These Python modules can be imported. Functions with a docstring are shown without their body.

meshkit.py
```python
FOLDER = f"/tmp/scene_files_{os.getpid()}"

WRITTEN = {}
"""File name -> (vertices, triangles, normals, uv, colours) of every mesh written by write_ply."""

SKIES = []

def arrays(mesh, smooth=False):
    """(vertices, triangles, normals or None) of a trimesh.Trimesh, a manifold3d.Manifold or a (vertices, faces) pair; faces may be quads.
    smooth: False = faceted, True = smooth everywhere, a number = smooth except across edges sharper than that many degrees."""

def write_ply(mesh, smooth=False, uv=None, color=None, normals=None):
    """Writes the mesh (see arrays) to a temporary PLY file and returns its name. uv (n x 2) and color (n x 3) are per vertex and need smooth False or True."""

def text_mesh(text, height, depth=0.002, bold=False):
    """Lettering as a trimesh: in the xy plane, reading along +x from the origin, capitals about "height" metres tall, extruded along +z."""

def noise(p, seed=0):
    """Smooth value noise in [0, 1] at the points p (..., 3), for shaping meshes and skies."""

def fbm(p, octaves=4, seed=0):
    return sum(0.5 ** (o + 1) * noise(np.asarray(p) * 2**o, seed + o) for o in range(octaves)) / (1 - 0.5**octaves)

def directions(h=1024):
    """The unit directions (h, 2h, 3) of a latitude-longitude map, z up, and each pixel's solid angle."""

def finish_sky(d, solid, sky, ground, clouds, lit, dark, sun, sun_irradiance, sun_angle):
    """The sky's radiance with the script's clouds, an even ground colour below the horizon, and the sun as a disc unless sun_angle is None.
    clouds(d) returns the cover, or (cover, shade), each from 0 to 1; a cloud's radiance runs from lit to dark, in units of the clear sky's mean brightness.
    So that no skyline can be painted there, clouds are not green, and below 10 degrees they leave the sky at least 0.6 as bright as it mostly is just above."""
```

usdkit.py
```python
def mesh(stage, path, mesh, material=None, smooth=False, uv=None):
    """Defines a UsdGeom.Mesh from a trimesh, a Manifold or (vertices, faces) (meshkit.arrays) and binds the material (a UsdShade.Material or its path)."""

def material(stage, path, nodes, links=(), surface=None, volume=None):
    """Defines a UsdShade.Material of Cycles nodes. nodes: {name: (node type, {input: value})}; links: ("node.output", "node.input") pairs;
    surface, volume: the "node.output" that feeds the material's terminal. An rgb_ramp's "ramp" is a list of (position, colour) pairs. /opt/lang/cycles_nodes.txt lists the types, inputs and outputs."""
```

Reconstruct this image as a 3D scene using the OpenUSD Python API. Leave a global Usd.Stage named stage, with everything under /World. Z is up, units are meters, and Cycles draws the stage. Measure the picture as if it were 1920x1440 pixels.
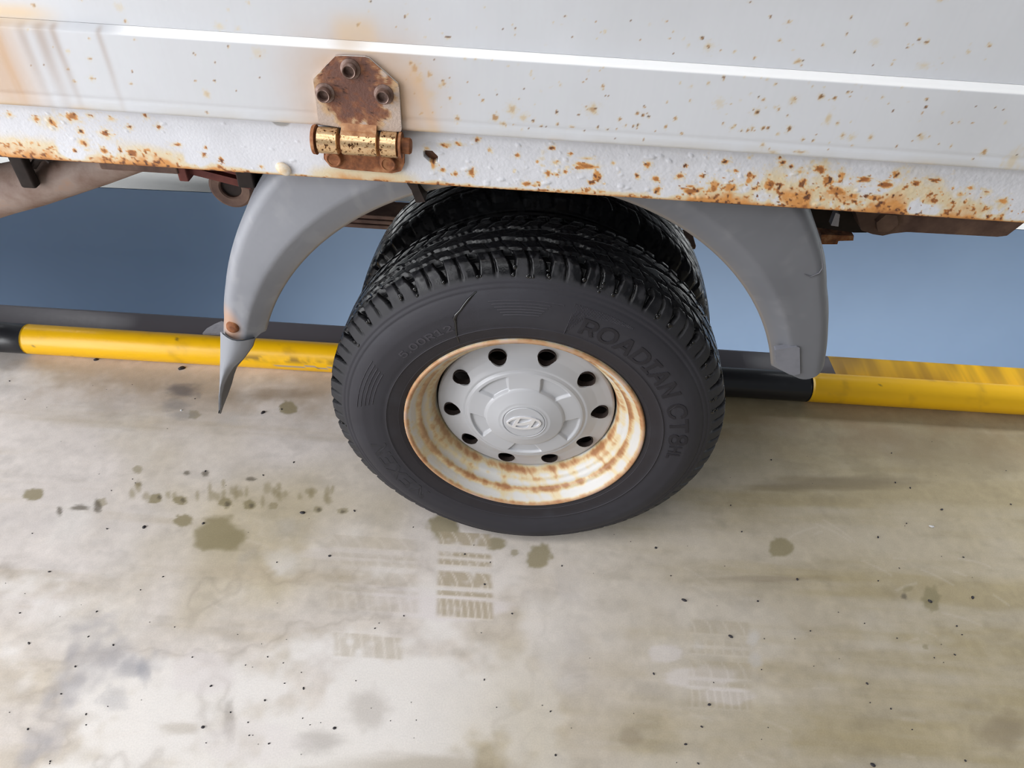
import math, random
import numpy as np, trimesh, usdkit, meshkit
from pxr import Usd, UsdGeom, UsdLux, Gf, Sdf, Vt
from shapely.geometry import Polygon, Point, LineString
from shapely import affinity
import manifold3d as m3

stage = Usd.Stage.CreateInMemory()
UsdGeom.SetStageUpAxis(stage, UsdGeom.Tokens.z)
UsdGeom.SetStageMetersPerUnit(stage, 1.0)
UsdGeom.Xform.Define(stage, '/World')
UsdGeom.Scope.Define(stage, '/World/Looks')
rng = np.random.default_rng(7)
random.seed(7)

# ------------------------------------------------------------------ camera
IW, IH, FPX = 1920, 1440, 1297.99
PITCH, YAW, ROLL = 0.763075, 0.0140045, 0.0710943
CAM = np.array([-0.032653, -0.697310, 1.056556])


def cam_axes():
    cy, sy = math.cos(YAW), math.sin(YAW)
    fwd, right, up = np.array([sy, cy, 0.]), np.array([cy, -sy, 0.]), np.array([0, 0, 1.])
    cp, sp = math.cos(PITCH), math.sin(PITCH)
    f2, u2 = fwd * cp - up * sp, up * cp + fwd * sp
    cr, sr = math.cos(ROLL), math.sin(ROLL)
    return right * cr + u2 * sr, u2 * cr - right * sr, f2


RX, UX, FX = cam_axes()
cam = UsdGeom.Camera.Define(stage, '/World/camera')
mat = Gf.Matrix4d(*RX, 0, *UX, 0, *(-FX), 0, *CAM, 1)
cam.AddTransformOp().Set(mat)
cam.CreateHorizontalApertureAttr(36.0)
cam.CreateVerticalApertureAttr(27.0)
cam.CreateFocalLengthAttr(36.0 * FPX / IW)
cam.CreateClippingRangeAttr(Gf.Vec2f(0.05, 200))
cam.CreateExposureAttr(0.0)

# ------------------------------------------------------------------ lights
dome = UsdLux.DomeLight.Define(stage, '/World/sky_light')
dome.CreateColorAttr(Gf.Vec3f(0.86, 0.93, 1.0))
dome.CreateIntensityAttr(0.065)


def rect_light(name, pos, rot, w, h, power, color=(1, 1, 1)):
    l = UsdLux.RectLight.Define(stage, '/World/' + name)
    l.AddTranslateOp().Set(Gf.Vec3d(*pos))
    l.AddRotateXYZOp().Set(Gf.Vec3f(*rot))
    l.CreateWidthAttr(w)
    l.CreateHeightAttr(h)
    l.CreateIntensityAttr(power)
    l.CreateColorAttr(Gf.Vec3f(*color))


# daylight through the wide entrance on the left and the open bay behind the truck, ceiling battens above the walkway, a lamp in the pit; the fill lights are added
rect_light('entrance_daylight', (-2.2, -1.3, 1.15), (0, -90, 0), 2.3, 2.0, 6.7, (0.97, 0.98, 1.0))
rect_light('rear_daylight', (3.2, 0.9, 0.75), (0, 90, 0), 1.4, 2.0, 3.6, (0.90, 0.96, 1.0))
rect_light('ceiling_lamp', (-1.2, -1.0, 3.0), (0, 0, 0), 3.4, 0.6, 4.6, (1.0, 0.98, 0.96))
rect_light('front_fill_light', (-1.5, -2.6, 3.1), (45, 0, 0), 2.6, 0.9, 3.5, (0.98, 0.99, 1.0))  # added front light that brightens the wheel cover; no window stands there
rect_light('far_floor_fill', (-0.5, 2.3, 2.5), (0, 0, 0), 4.0, 0.6, 27.0, (0.96, 0.98, 1.0))  # added light that whitens the floor beyond the pit
rect_light('pit_lamp', (0.72, 0.60, -0.62), (90, 0, 0), 2.9, 0.12, 8.2, (0.96, 0.98, 1.0))
rect_light('pit_fill_far', (-2.0, 0.60, -0.62), (90, 0, 0), 0.9, 0.12, 3.0, (0.96, 0.98, 1.0))  # added fill for the pit wall at the far left


# ------------------------------------------------------------------ helpers
def S(r, g, b):
    c = np.array([r, g, b], float) / 255
    return np.where(c <= 0.04045, c / 12.92, ((c + 0.055) / 1.055) ** 2.4)


def at(px, py, axis, val):
    """The point of the plane (axis 0, 1, 2 = value) that the photograph shows at a pixel."""
    ray = FX + RX * ((px - IW / 2) / FPX) - UX * ((py - IH / 2) / FPX)
    return CAM + ray * ((val - CAM[axis]) / ray[axis])


WTH, WX, WZ = -0.0454, -0.0011, 0.29      # the wheels stand turned by 2.6 degrees
WC, WS = math.cos(WTH), math.sin(WTH)


def to_world(P):
    P = np.asarray(P, float)
    X = P[..., 0] + WX
    return np.stack([X * WC - P[..., 1] * WS, X * WS + P[..., 1] * WC, P[..., 2] + WZ], -1)


def atw(px, py, y):
    """Wheel frame (x, z about the axle) of a pixel on the wheel's plane at depth y."""
    ray = FX + RX * ((px - IW / 2) / FPX) - UX * ((py - IH / 2) / FPX)
    rot = lambda v: np.array([v[0] * WC + v[1] * WS, -v[0] * WS + v[1] * WC, v[2]])
    c, d = rot(CAM), rot(ray)
    q = c + d * ((y - c[1]) / d[1])
    return np.array([q[0] - WX, q[2] - WZ])


def smooth01(x, a, b):
    t = np.clip((x - a) / (b - a), 0, 1)
    return t * t * (3 - 2 * t)


def mixc(c, col, t):
    t = np.clip(t, 0, 1)[..., None]
    return c * (1 - t) + np.asarray(col) * t


def fbm2(a, b, s, o=4, seed=0):
    return meshkit.fbm(np.stack([a * s, b * s, np.zeros_like(a) + 0.37], -1), o, seed)


def grid_faces(nu, nv, wrap_u=False, flip=False):
    iu = np.arange(nu if wrap_u else nu - 1)
    jv = np.arange(nv - 1)
    I, J = np.meshgrid(iu, jv, indexing='ij')
    a = I * nv + J
    b = ((I + 1) % nu) * nv + J
    q = np.stack([a, b, b + 1, a + 1], -1).reshape(-1, 4)
    if flip:
        q = q[:, ::-1]
    return np.vstack([q[:, [0, 1, 2]], q[:, [0, 2, 3]]])


def grid_mesh(P, wrap_u=False, flip=False):
    return P.reshape(-1, 3), grid_faces(P.shape[0], P.shape[1], wrap_u, flip)


USED = {}


def put(name, mesh, material, parent='/World', color=None, smooth=False, label=None, kind=None, rough=None):
    key = parent + '/' + name
    n = USED.get(key, -1) + 1
    USED[key] = n
    path = key if n == 0 else f'{key}_{n:03d}'
    if color is not None or rough is not None:
        smooth = bool(smooth)
    m = usdkit.mesh(stage, path, mesh, material, smooth=smooth)
    api = UsdGeom.PrimvarsAPI(m)
    if color is not None:
        api.CreatePrimvar('tint', Sdf.ValueTypeNames.Color3fArray, 'vertex').Set(Vt.Vec3fArray.FromNumpy(np.asarray(color, np.float32).reshape(-1, 3)))
    if rough is not None:
        api.CreatePrimvar('gloss', Sdf.ValueTypeNames.FloatArray, 'vertex').Set(Vt.FloatArray.FromNumpy(np.asarray(rough, np.float32).ravel()))
    if label:
        m.GetPrim().SetCustomDataByKey('label', label)
    if kind:
        m.GetPrim().SetCustomDataByKey('kind', kind)
    return path


def tag(path, **kv):
    for k, v in kv.items():
        stage.GetPrimAtPath(path).SetCustomDataByKey(k, v)
    return path


def thing(name, label, category, loc=(0, 0, 0), group=None):
    path = '/World/' + name
    n = USED.get(path, -1) + 1
    USED[path] = n
    if n:
        path = f'{path}_{n:03d}'
    x = UsdGeom.Xform.Define(stage, path)
    x.AddTranslateOp().Set(Gf.Vec3d(*loc))
    tag(path, label=label, category=category)
    if group:
        tag(path, group=group)
    return path


def cat(*ms):
    return trimesh.util.concatenate([m if isinstance(m, trimesh.Trimesh) else trimesh.Trimesh(*m, process=False) for m in ms])


def box(x0, x1, y0, y1, z0, z1, r=0.0):
    if r <= 0:
        return trimesh.creation.box(bounds=[[x0, y0, z0], [x1, y1, z1]])
    pts = []
    s = trimesh.creation.icosphere(1, r).vertices
    for x in (x0 + r, x1 - r):
        for y in (y0 + r, y1 - r):
            for z in (z0 + r, z1 - r):
                pts.append(s + [x, y, z])
    return trimesh.convex.convex_hull(np.vstack(pts))


def cyl(a, b, r, n=32, r2=None):
    """A capped cylinder or cone between two points."""
    a, b = np.asarray(a, float), np.asarray(b, float)
    d = b - a
    L = np.linalg.norm(d)
    d /= L
    u = np.cross(d, [0, 0, 1.0])
    if np.linalg.norm(u) < 1e-6:
        u = np.array([1.0, 0, 0])
    u /= np.linalg.norm(u)
    v = np.cross(d, u)
    t = np.linspace(0, 2 * np.pi, n, endpoint=False)
    ring = np.cos(t)[:, None] * u + np.sin(t)[:, None] * v
    V = np.vstack([a + ring * r, b + ring * (r if r2 is None else r2), [a], [b]])
    F = []
    for i in range(n):
        j = (i + 1) % n
        F += [[i, j, n + j], [i, n + j, n + i], [2 * n, j, i], [2 * n + 1, n + i, n + j]]
    m = trimesh.Trimesh(V, F, process=False)
    m.fix_normals()
    return m


def lathe(profile, centre, axis_y=True, n=48):
    """(r, y) profile turned about the y direction through a centre (x, y, z)."""
    t = np.linspace(0, 2 * np.pi, n, endpoint=False)
    pr = np.asarray(profile, float)
    P = np.stack([centre[0] + np.cos(t)[:, None] * pr[None, :, 0], centre[1] + 0 * t[:, None] + pr[None, :, 1], centre[2] + np.sin(t)[:, None] * pr[None, :, 0]], -1)
    return trimesh.Trimesh(*grid_mesh(P, wrap_u=True), process=False)


def tube(path, radii, n=16, caps=True):
    path = np.asarray(path, float)
    radii = np.broadcast_to(radii, len(path))
    tan = np.gradient(path, axis=0)
    tan /= np.linalg.norm(tan, axis=1, keepdims=True)
    u = np.cross(tan[0], [0.3, 0.2, 1.0])
    u /= np.linalg.norm(u)
    P = []
    t = np.linspace(0, 2 * np.pi, n, endpoint=False)
    for p, d, r in zip(path, tan, radii):
        u = u - d * (u @ d)
        u /= np.linalg.norm(u)
        v = np.cross(d, u)
        P.append(p + r * (np.cos(t)[:, None] * u + np.sin(t)[:, None] * v))
    P = np.array(P).transpose(1, 0, 2)
    V, F = grid_mesh(P, wrap_u=True)
    if caps:
        k = len(path)
        V = np.vstack([V, path[0], path[-1]])
        a, b = len(V) - 2, len(V) - 1
        F = np.vstack([F, [[a, ((i + 1) % n) * k, i * k] for i in range(n)], [[b, i * k + k - 1, ((i + 1) % n) * k + k - 1] for i in range(n)]])
    m = trimesh.Trimesh(V, F, process=False)
    m.fix_normals()
    return m


def refine(m, size):
    v, f = trimesh.remesh.subdivide_to_size(m.vertices, m.faces, size, max_iter=12)
    return trimesh.Trimesh(v, f, process=True)


def extrude_y(poly, y0, y1):
    """A polygon in x, z made solid between two depths."""
    m = trimesh.creation.extrude_polygon(poly, abs(y1 - y0), engine='earcut')
    V = m.vertices
    m.vertices = np.stack([V[:, 0], min(y0, y1) + V[:, 2], V[:, 1]], -1)
    m.fix_normals()
    return m


# ------------------------------------------------------------------ materials
LK = '/World/Looks/'


def mat_tint(name, rough=0.5, spec=0.5, metallic=0.0, bump=0.0, bscale=60.0, coat=0.0, gloss=False, vary=0.0, bdist=0.002):
    n = {'a': ('attribute', {'attribute': 'tint'}), 'p': ('principled_bsdf', {'roughness': rough, 'specular_ior_level': spec, 'metallic': metallic, 'coat_weight': coat})}
    l = []
    if vary:
        n['g0'] = ('geometry', {})
        n['nv'] = ('noise_texture', {'scale': 420.0, 'detail': 3.0})
        n['mr'] = ('map_range', {'from_min': 0.3, 'from_max': 0.7, 'to_min': 1 - vary, 'to_max': 1 + vary})
        n['mul'] = ('vector_math', {'math_type': 'scale'})
        l += [('g0.position', 'nv.vector'), ('nv.fac', 'mr.value'), ('a.vector', 'mul.vector1'), ('mr.result', 'mul.scale'), ('mul.vector', 'p.base_color')]
    else:
        l.append(('a.color', 'p.base_color'))
    if gloss:
        n['r'] = ('attribute', {'attribute': 'gloss'})
        l.append(('r.fac', 'p.roughness'))
    if bump:
        n['g'] = ('geometry', {})
        n['n'] = ('noise_texture', {'scale': bscale, 'detail': 4.0})
        n['b'] = ('bump', {'strength': bump, 'distance': bdist})
        l += [('g.position', 'n.vector'), ('n.fac', 'b.height'), ('b.normal', 'p.normal')]
    return usdkit.material(stage, LK + name, n, l, surface='p.BSDF')


def mat_noise(name, stops, scale=40.0, rough=0.6, metallic=0.0, spec=0.5, bump=0.0, detail=5.0, bscale=None, stretch=(1, 1, 1), bdist=0.002):
    n = {'g': ('geometry', {}), 'm': ('mapping', {'scale': stretch}), 'n': ('noise_texture', {'scale': scale, 'detail': detail, 'roughness': 0.6}),
         'r': ('rgb_ramp', {'ramp': [(a, tuple(c)) for a, c in stops]}), 'p': ('principled_bsdf', {'roughness': rough, 'metallic': metallic, 'specular_ior_level': spec})}
    l = [('g.position', 'm.vector'), ('m.vector', 'n.vector'), ('n.fac', 'r.fac'), ('r.color', 'p.base_color')]
    if bump:
        n['n2'] = ('noise_texture', {'scale': bscale or scale * 2, 'detail': 4.0})
        n['b'] = ('bump', {'strength': bump, 'distance': bdist})
        l += [('g.position', 'n2.vector'), ('n2.fac', 'b.height'), ('b.normal', 'p.normal')]
    return usdkit.material(stage, LK + name, n, l, surface='p.BSDF')


M_floor = mat_tint('concrete', rough=0.5, spec=0.4, bump=0.10, bscale=160, vary=0.05, gloss=True, bdist=0.001)
M_board = mat_tint('board_aluminium', rough=0.42, spec=0.5, bump=0.04, bscale=300)
M_rail = mat_tint('rail_paint', rough=0.42, spec=0.5, bump=0.12, bscale=350, gloss=True)
M_rim = mat_tint('rim_steel', rough=0.45, spec=0.5, bump=0.10, bscale=320)
M_plate = mat_tint('hinge_rust', rough=0.6, spec=0.35, bump=0.25, bscale=420)
M_tyre = mat_tint('tyre_rubber', rough=0.6, spec=0.24, bump=0.12, bscale=500, gloss=True, bdist=0.001)
M_fender = mat_tint('fender_plastic', rough=0.5, spec=0.45, bump=0.05, bscale=200)
M_fender2 = mat_noise('crease_grey', [(0.3, S(84, 84, 90)), (0.7, S(100, 100, 106))], 60)
M_kerb = mat_tint('kerb_paint', rough=0.34, spec=0.5, bump=0.12, bscale=90)
M_letter = mat_noise('letter_rubber', [(0.3, S(37, 35, 39)), (0.7, S(40, 38, 42))], 60, rough=0.7, spec=0.25)
M_ridge = mat_noise('ridge_rubber', [(0.3, S(56, 54, 60)), (0.7, S(62, 60, 66))], 60, rough=0.55, spec=0.35)
M_letter2 = mat_noise('faint_letter_rubber', [(0.3, S(44, 43, 47)), (0.7, S(47, 46, 50))], 60, rough=0.65, spec=0.3)
M_cover = usdkit.material(stage, LK + 'cover_silver', {'p': ('principled_bsdf', {'base_color': tuple(S(178, 179, 183)), 'roughness': 0.33, 'metallic': 0.05})}, [], surface='p.BSDF')
M_chrome = usdkit.material(stage, LK + 'emblem_silver', {'p': ('principled_bsdf', {'base_color': tuple(S(232, 232, 235)), 'roughness': 0.25, 'metallic': 0.6})}, [], surface='p.BSDF')
M_dark = mat_noise('dark_steel', [(0.3, S(30, 24, 22)), (0.7, S(52, 42, 38))], 40, rough=0.75, spec=0.25)
M_brown = mat_noise('brown_steel', [(0.3, S(74, 54, 48)), (0.5, S(98, 76, 66)), (0.72, S(126, 100, 84))], 22, rough=0.7, spec=0.3, bump=0.2)
M_pipe = mat_noise('rusty_pipe', [(0.28, S(84, 54, 40)), (0.42, S(128, 104, 92)), (0.6, S(152, 134, 124)), (0.75, S(168, 128, 100))], 16, rough=0.6, spec=0.35, bump=0.15)
M_red = mat_noise('red_oxide_steel', [(0.3, S(74, 38, 34)), (0.7, S(112, 62, 54))], 30, rough=0.75, spec=0.25)
M_brass = mat_noise('hinge_gold', [(0.33, S(70, 44, 26)), (0.36, S(110, 72, 42)), (0.39, S(200, 160, 116)), (0.56, S(224, 192, 148)), (0.68, S(208, 174, 138)), (0.78, S(160, 108, 66))], 330, rough=0.30, metallic=0.72, detail=2.0, bump=0.05)
M_rust = mat_noise('rusted_steel', [(0.3, S(92, 56, 38)), (0.5, S(140, 88, 56)), (0.72, S(176, 128, 90))], 90, rough=0.7, spec=0.3, bump=0.25)
M_rivet = mat_noise('rivet_steel', [(0.3, S(84, 62, 54)), (0.5, S(118, 94, 84)), (0.72, S(150, 130, 124))], 120, rough=0.45, metallic=0.3, bump=0.1)
M_plug = mat_noise('cream_plug', [(0.35, S(206, 176, 130)), (0.6, S(228, 222, 212))], 60, rough=0.5)
M_fluid = usdkit.material(stage, LK + 'black_fluid', {'p': ('principled_bsdf', {'base_color': (0.004, 0.004, 0.005), 'roughness': 0.06, 'specular_ior_level': 0.6})}, [], surface='p.BSDF')
M_pit = mat_noise('pit_blue_paint', [(0.3, S(140, 160, 184)), (0.7, S(147, 167, 190))], 2.0, rough=0.55, spec=0.4)
M_grit = mat_noise('dark_grit', [(0.3, S(28, 26, 30)), (0.7, S(58, 54, 58))], 200, rough=0.6)
M_pale = mat_noise('pale_grit', [(0.3, S(190, 190, 192)), (0.7, S(222, 222, 224))], 200, rough=0.6)
M_chip = mat_noise('pale_chip', [(0.3, S(178, 176, 186)), (0.7, S(206, 204, 212))], 60, rough=0.55)

# ------------------------------------------------------------------ floor (with the pit's opening)
PIT0, PIT1 = 0.545, 1.148


def axis_lines(dense0, dense1, step, lo, hi):
    mid = np.arange(dense0, dense1 + step / 2, step)
    left, s = [], step
    x = dense0
    while x > lo:
        s = min(s * 1.09, 0.35)
        x -= s
        left.append(max(x, lo))
    right, s = [], step
    x = mid[-1]
    while x < hi:
        s = min(s * 1.09, 0.35)
        x += s
        right.append(min(x, hi))
    return np.array(left[::-1] + list(mid) + right)


def floor_field(X, Y):
    base = np.zeros(X.shape + (3,)) + S(216, 208, 203)
    n1 = fbm2(X, Y, 2.2, 4, 3)
    n2 = fbm2(X, Y, 9.0, 5, 11)
    n3 = fbm2(X * 0.35, Y * 3.2, 7.0, 5, 23)         # wheel tracks drag dirt along the lane
    n4 = fbm2(X, Y, 40.0, 4, 31)
    base = mixc(base, S(184, 170, 138), smooth01(n1 + 0.10 * np.clip(X + 0.1, -1, 1), 0.46, 0.66) * 0.75)
    base = mixc(base, S(226, 221, 216), smooth01(n2, 0.52, 0.74) * 0.5)
    base = mixc(base, S(182, 168, 146), smooth01(n3, 0.50, 0.70) * 0.5)
    base = mixc(base, S(170, 155, 122), smooth01(X + 0.6 * (n1 - 0.5) + 0.3 * (n2 - 0.5), -0.45, 0.55) * (0.70 + 0.3 * smooth01(n3, .35, .65)))
    n5 = fbm2(X * 0.7, Y * 1.4, 26.0, 5, 131)
    base = mixc(base, base * 0.90, smooth01(n5, 0.50, 0.66))
    base = mixc(base, np.minimum(base * 1.10, 0.85), smooth01(fbm2(X, Y, 17, 5, 141), 0.54, 0.66) * 0.8)
    base *= (0.86 + 0.28 * fbm2(X, Y, 85.0, 4, 31))[..., None]
    # mottled pale residue nearer the walkway
    near = smooth01(-Y, -0.04, 0.15) * (1 - 0.85 * smooth01(X, -0.22, 0.22))
    pale = smooth01(fbm2(X + 3.3, Y * 1.3, 5.5, 5, 41), 0.50, 0.60) * near
    base = mixc(base, S(236, 231, 227), pale * 0.8)
    edge = fbm2(X + 3.3, Y * 1.3, 5.5, 5, 41)
    base = mixc(base, S(140, 128, 116), (np.exp(-((edge - 0.49) / 0.010) ** 2) + np.exp(-((fbm2(X * 1.1 + 9, Y, 4.5, 5, 47) - 0.53) / 0.012) ** 2)) * near * 0.24 * smooth01(fbm2(X, Y, 4, 2, 5), .42, .6))
    grey = smooth01(fbm2(X - 5.1, Y, 8.0, 5, 51), 0.57, 0.70) * near
    base = mixc(base, S(164, 160, 163), grey * 0.75)
    # tan dirt along the kerb
    dirt = np.exp(-((Y - 0.33) / 0.07) ** 2) * smooth01(fbm2(X, Y, 14, 4, 61), 0.32, 0.62)
    base = mixc(base, S(156, 132, 100), dirt * 0.55)
    g = np.full(X.shape, 0.52) - 0.10 * smooth01(n2, 0.45, 0.7)

    def spot(cx, cy, rx, ry, col, amount, seed=0, hard=0.2, warp=0.5):
        c = at(cx, cy, 2, 0.0)[:2]
        u = at(cx + rx, cy, 2, 0.0)[:2] - c
        v = at(cx, cy - ry, 2, 0.0)[:2] - c
        A = np.linalg.inv(np.stack([u, v], 1))
        dx, dy = X - c[0], Y - c[1]
        a, b = A[0, 0] * dx + A[0, 1] * dy, A[1, 0] * dx + A[1, 1] * dy
        near_ = (np.abs(a) < 2.2) & (np.abs(b) < 2.2)
        if not near_.any():
            return
        d = np.full(X.shape, 9.0)
        w = fbm2(a[near_] + seed * 3.1, b[near_] - seed, 1.7, 3, seed) - 0.5
        d[near_] = np.hypot(a[near_], b[near_]) * (1 + warp * 2.2 * w)
        m = 1 - smooth01(d, 1 - hard, 1 + hard)
        base[:] = mixc(base, S(*col), m * amount)

    olive = (140, 129, 96)
    for i, (cx, cy, rx, ry) in enumerate([(408, 1004, 46, 32), (343, 976, 16, 12), (62, 928, 18, 11), (930, 1019, 20, 14), (1010, 1043, 23, 22), (1463, 1028, 23, 18),
                                          (833, 986, 28, 26), (1745, 1122, 16, 22), (292, 935, 13, 9), (338, 938, 13, 8), (423, 942, 13, 9), (468, 946, 13, 8), (513, 948, 9, 6),
                                          (596, 955, 9, 6), (642, 958, 10, 6), (190, 942, 10, 8), (258, 880, 9, 7), (1702, 1104, 9, 6), (965, 1036, 8, 6), (1735, 1212, 6, 5), (540, 765, 16, 12), (365, 777, 12, 8)]):
        spot(cx, cy, rx, ry, olive, 0.82 if rx > 12 else 0.6, i)
    for cx, cy, rx, ry in [(299, 932, 4, 4), (343, 938, 4, 4), (427, 945, 5, 5), (472, 948, 5, 4), (598, 956, 4, 4), (643, 959, 4, 3), (112, 958, 5, 8), (150, 952, 16, 5), (183, 950, 7, 12), (470, 898, 9, 4),
                           (385, 888, 7, 5), (350, 887, 6, 4), (260, 908, 5, 4), (1695, 118 + 1000, 5, 5)]:
        spot(cx, cy, rx, ry, (92, 84, 70), 0.75, int(cx), 0.4)
    rr = np.random.default_rng(5)
    for i in range(34):                                   # a dirty tread track left of the wheel
        spot(240 + rr.random() * 400, 905 + rr.random() * 25 + 12 * rr.random(), 3 + 4 * rr.random(), 6 + 5 * rr.random(), (150, 138, 108), 0.6, i, 0.5)
    for cx, cy, rx, ry, col, am in [(342, 732, 26, 11, (104, 102, 108), 0.75), (330, 760, 26, 10, (138, 134, 134), 0.6), (345, 778, 24, 8, (142, 138, 136), 0.5), (455, 745, 40, 10, (150, 136, 120), 0.4),
                                    (520, 738, 60, 10, (140, 122, 102), 0.5), (430, 785, 24, 12, (196, 190, 186), 0.5), (1580, 905, 130, 12, (112, 98, 74), 0.55), (1790, 840, 160, 40, (124, 110, 80), 0.4),
                                    (1470, 915, 60, 6, (134, 120, 92), 0.5), (1430, 1085, 90, 7, (140, 126, 104), 0.5), (1310, 1210, 10, 10, (205, 198, 190), 0.6), (1412, 1197, 12, 12, (206, 200, 194), 0.7),
                                    (1415, 1238, 12, 14, (200, 194, 188), 0.6), (250, 1255, 30, 12, (160, 158, 162), 0.5), (270, 1258, 12, 22, (150, 150, 158), 0.5), (215, 1310, 22, 20, (158, 156, 160), 0.4),
                                    (430, 1350, 10, 40, (150, 142, 136), 0.5), (340, 1365, 36, 12, (170, 158, 140), 0.45), (600, 1390, 40, 20, (150, 142, 136), 0.45), (690, 1330, 34, 34, (156, 146, 136), 0.4),
                                    (800, 1440, 160, 26, (150, 136, 112), 0.5), (1180, 1385, 24, 16, (140, 126, 104), 0.5), (1880, 1370, 40, 30, (128, 112, 86), 0.5)]:
        spot(cx, cy, rx, ry, col, am, int(cx + cy), 0.55, 0.5)
    for cx, cy, rx, ry, am in [(840, 1140, 100, 24, 0.8), (760, 1115, 60, 14, 0.5), (1310, 1270, 72, 20, 0.55), (1360, 1305, 50, 16, 0.6), (1250, 1225, 30, 16, 0.5), (380, 1260, 60, 40, 0.6), (470, 1390, 90, 40, 0.35), (660, 1040, 90, 12, .3)]:
        spot(cx, cy, rx, ry, (222, 214, 212), am, int(cx), 0.22, 0.4)

    # tread prints: rows of dark blocks cut by pale lines
    def tread(cx, cy, wpx, hpx, amount, rows):
        c = at(cx, cy, 2, 0.0)[:2]
        u = at(cx + wpx, cy + wpx * 0.066, 2, 0.0)[:2] - c
        v = at(cx, cy - hpx, 2, 0.0)[:2] - c
        A = np.linalg.inv(np.stack([u, v], 1))
        dx, dy = X - c[0], Y - c[1]
        a, b = A[0, 0] * dx + A[0, 1] * dy, A[1, 0] * dx + A[1, 1] * dy
        inside = (1 - smooth01(np.abs(a), 0.8, 1.0)) * (1 - smooth01(np.abs(b), 0.96, 1.02))
        nn = fbm2(X, Y, 60, 3, 9)
        for b0, b1, pitch, slant, wd in rows:
            row = smooth01(b, b0, b0 + 0.03) * (1 - smooth01(b, b1 - 0.03, b1))
            t = (b - b0) / (b1 - b0)
            ph = (a / pitch + slant * t * t) % 1.0
            line = np.exp(-((ph - 0.5) / wd) ** 2)
            col = mixc(np.zeros(X.shape + (3,)) + S(172, 158, 134), S(216, 206, 192), line * 0.8)
            base[:] = base + (col - base) * (inside * row * amount * smooth01(nn, 0.2, 0.5))[..., None]
            rim = np.exp(-((b - b0) / 0.02) ** 2)
            base[:] = mixc(base, S(216, 206, 192), inside * rim * amount * 0.6)

    R5 = [(0.60, 0.92, 0.50, 0.5, 0.07), (0.34, 0.47, 0.28, 0.3, 0.10), (0.17, 0.31, 0.28, 0.3, 0.10), (-0.28, 0.06, 0.50, 0.5, 0.07), (-0.46, -0.34, 0.5, 0.2, 0.06), (-0.86, -0.50, 0.22, 0.25, 0.16)]
    tread(872, 1077, 56, 86, 0.85, R5)
    tread(700, 1075, 90, 75, 0.25, R5)
    tread(690, 1212, 70, 24, 0.45, [(-0.9, 0.9, 0.3, 0.2, 0.12)])
    tread(1350, 1245, 64, 90, 0.35, R5)
    # fine pale scratches
    for k in range(60):
        px, py = rr.uniform(60, 1900), rr.uniform(990, 1440)
        c = at(px, py, 2, 0.0)[:2]
        L, an = rr.uniform(0.008, 0.035), rr.uniform(-0.9, 0.5)
        d = np.array([math.cos(an), math.sin(an)])
        s = (X - c[0]) * d[0] + (Y - c[1]) * d[1]
        q = -(X - c[0]) * d[1] + (Y - c[1]) * d[0] + 3 * s * s
        base[:] = mixc(base, S(226, 216, 206), np.exp(-(q / 0.0022) ** 2) * (np.abs(s) < L) * 0.16)
    return np.clip(base, 0, 1), g


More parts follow.
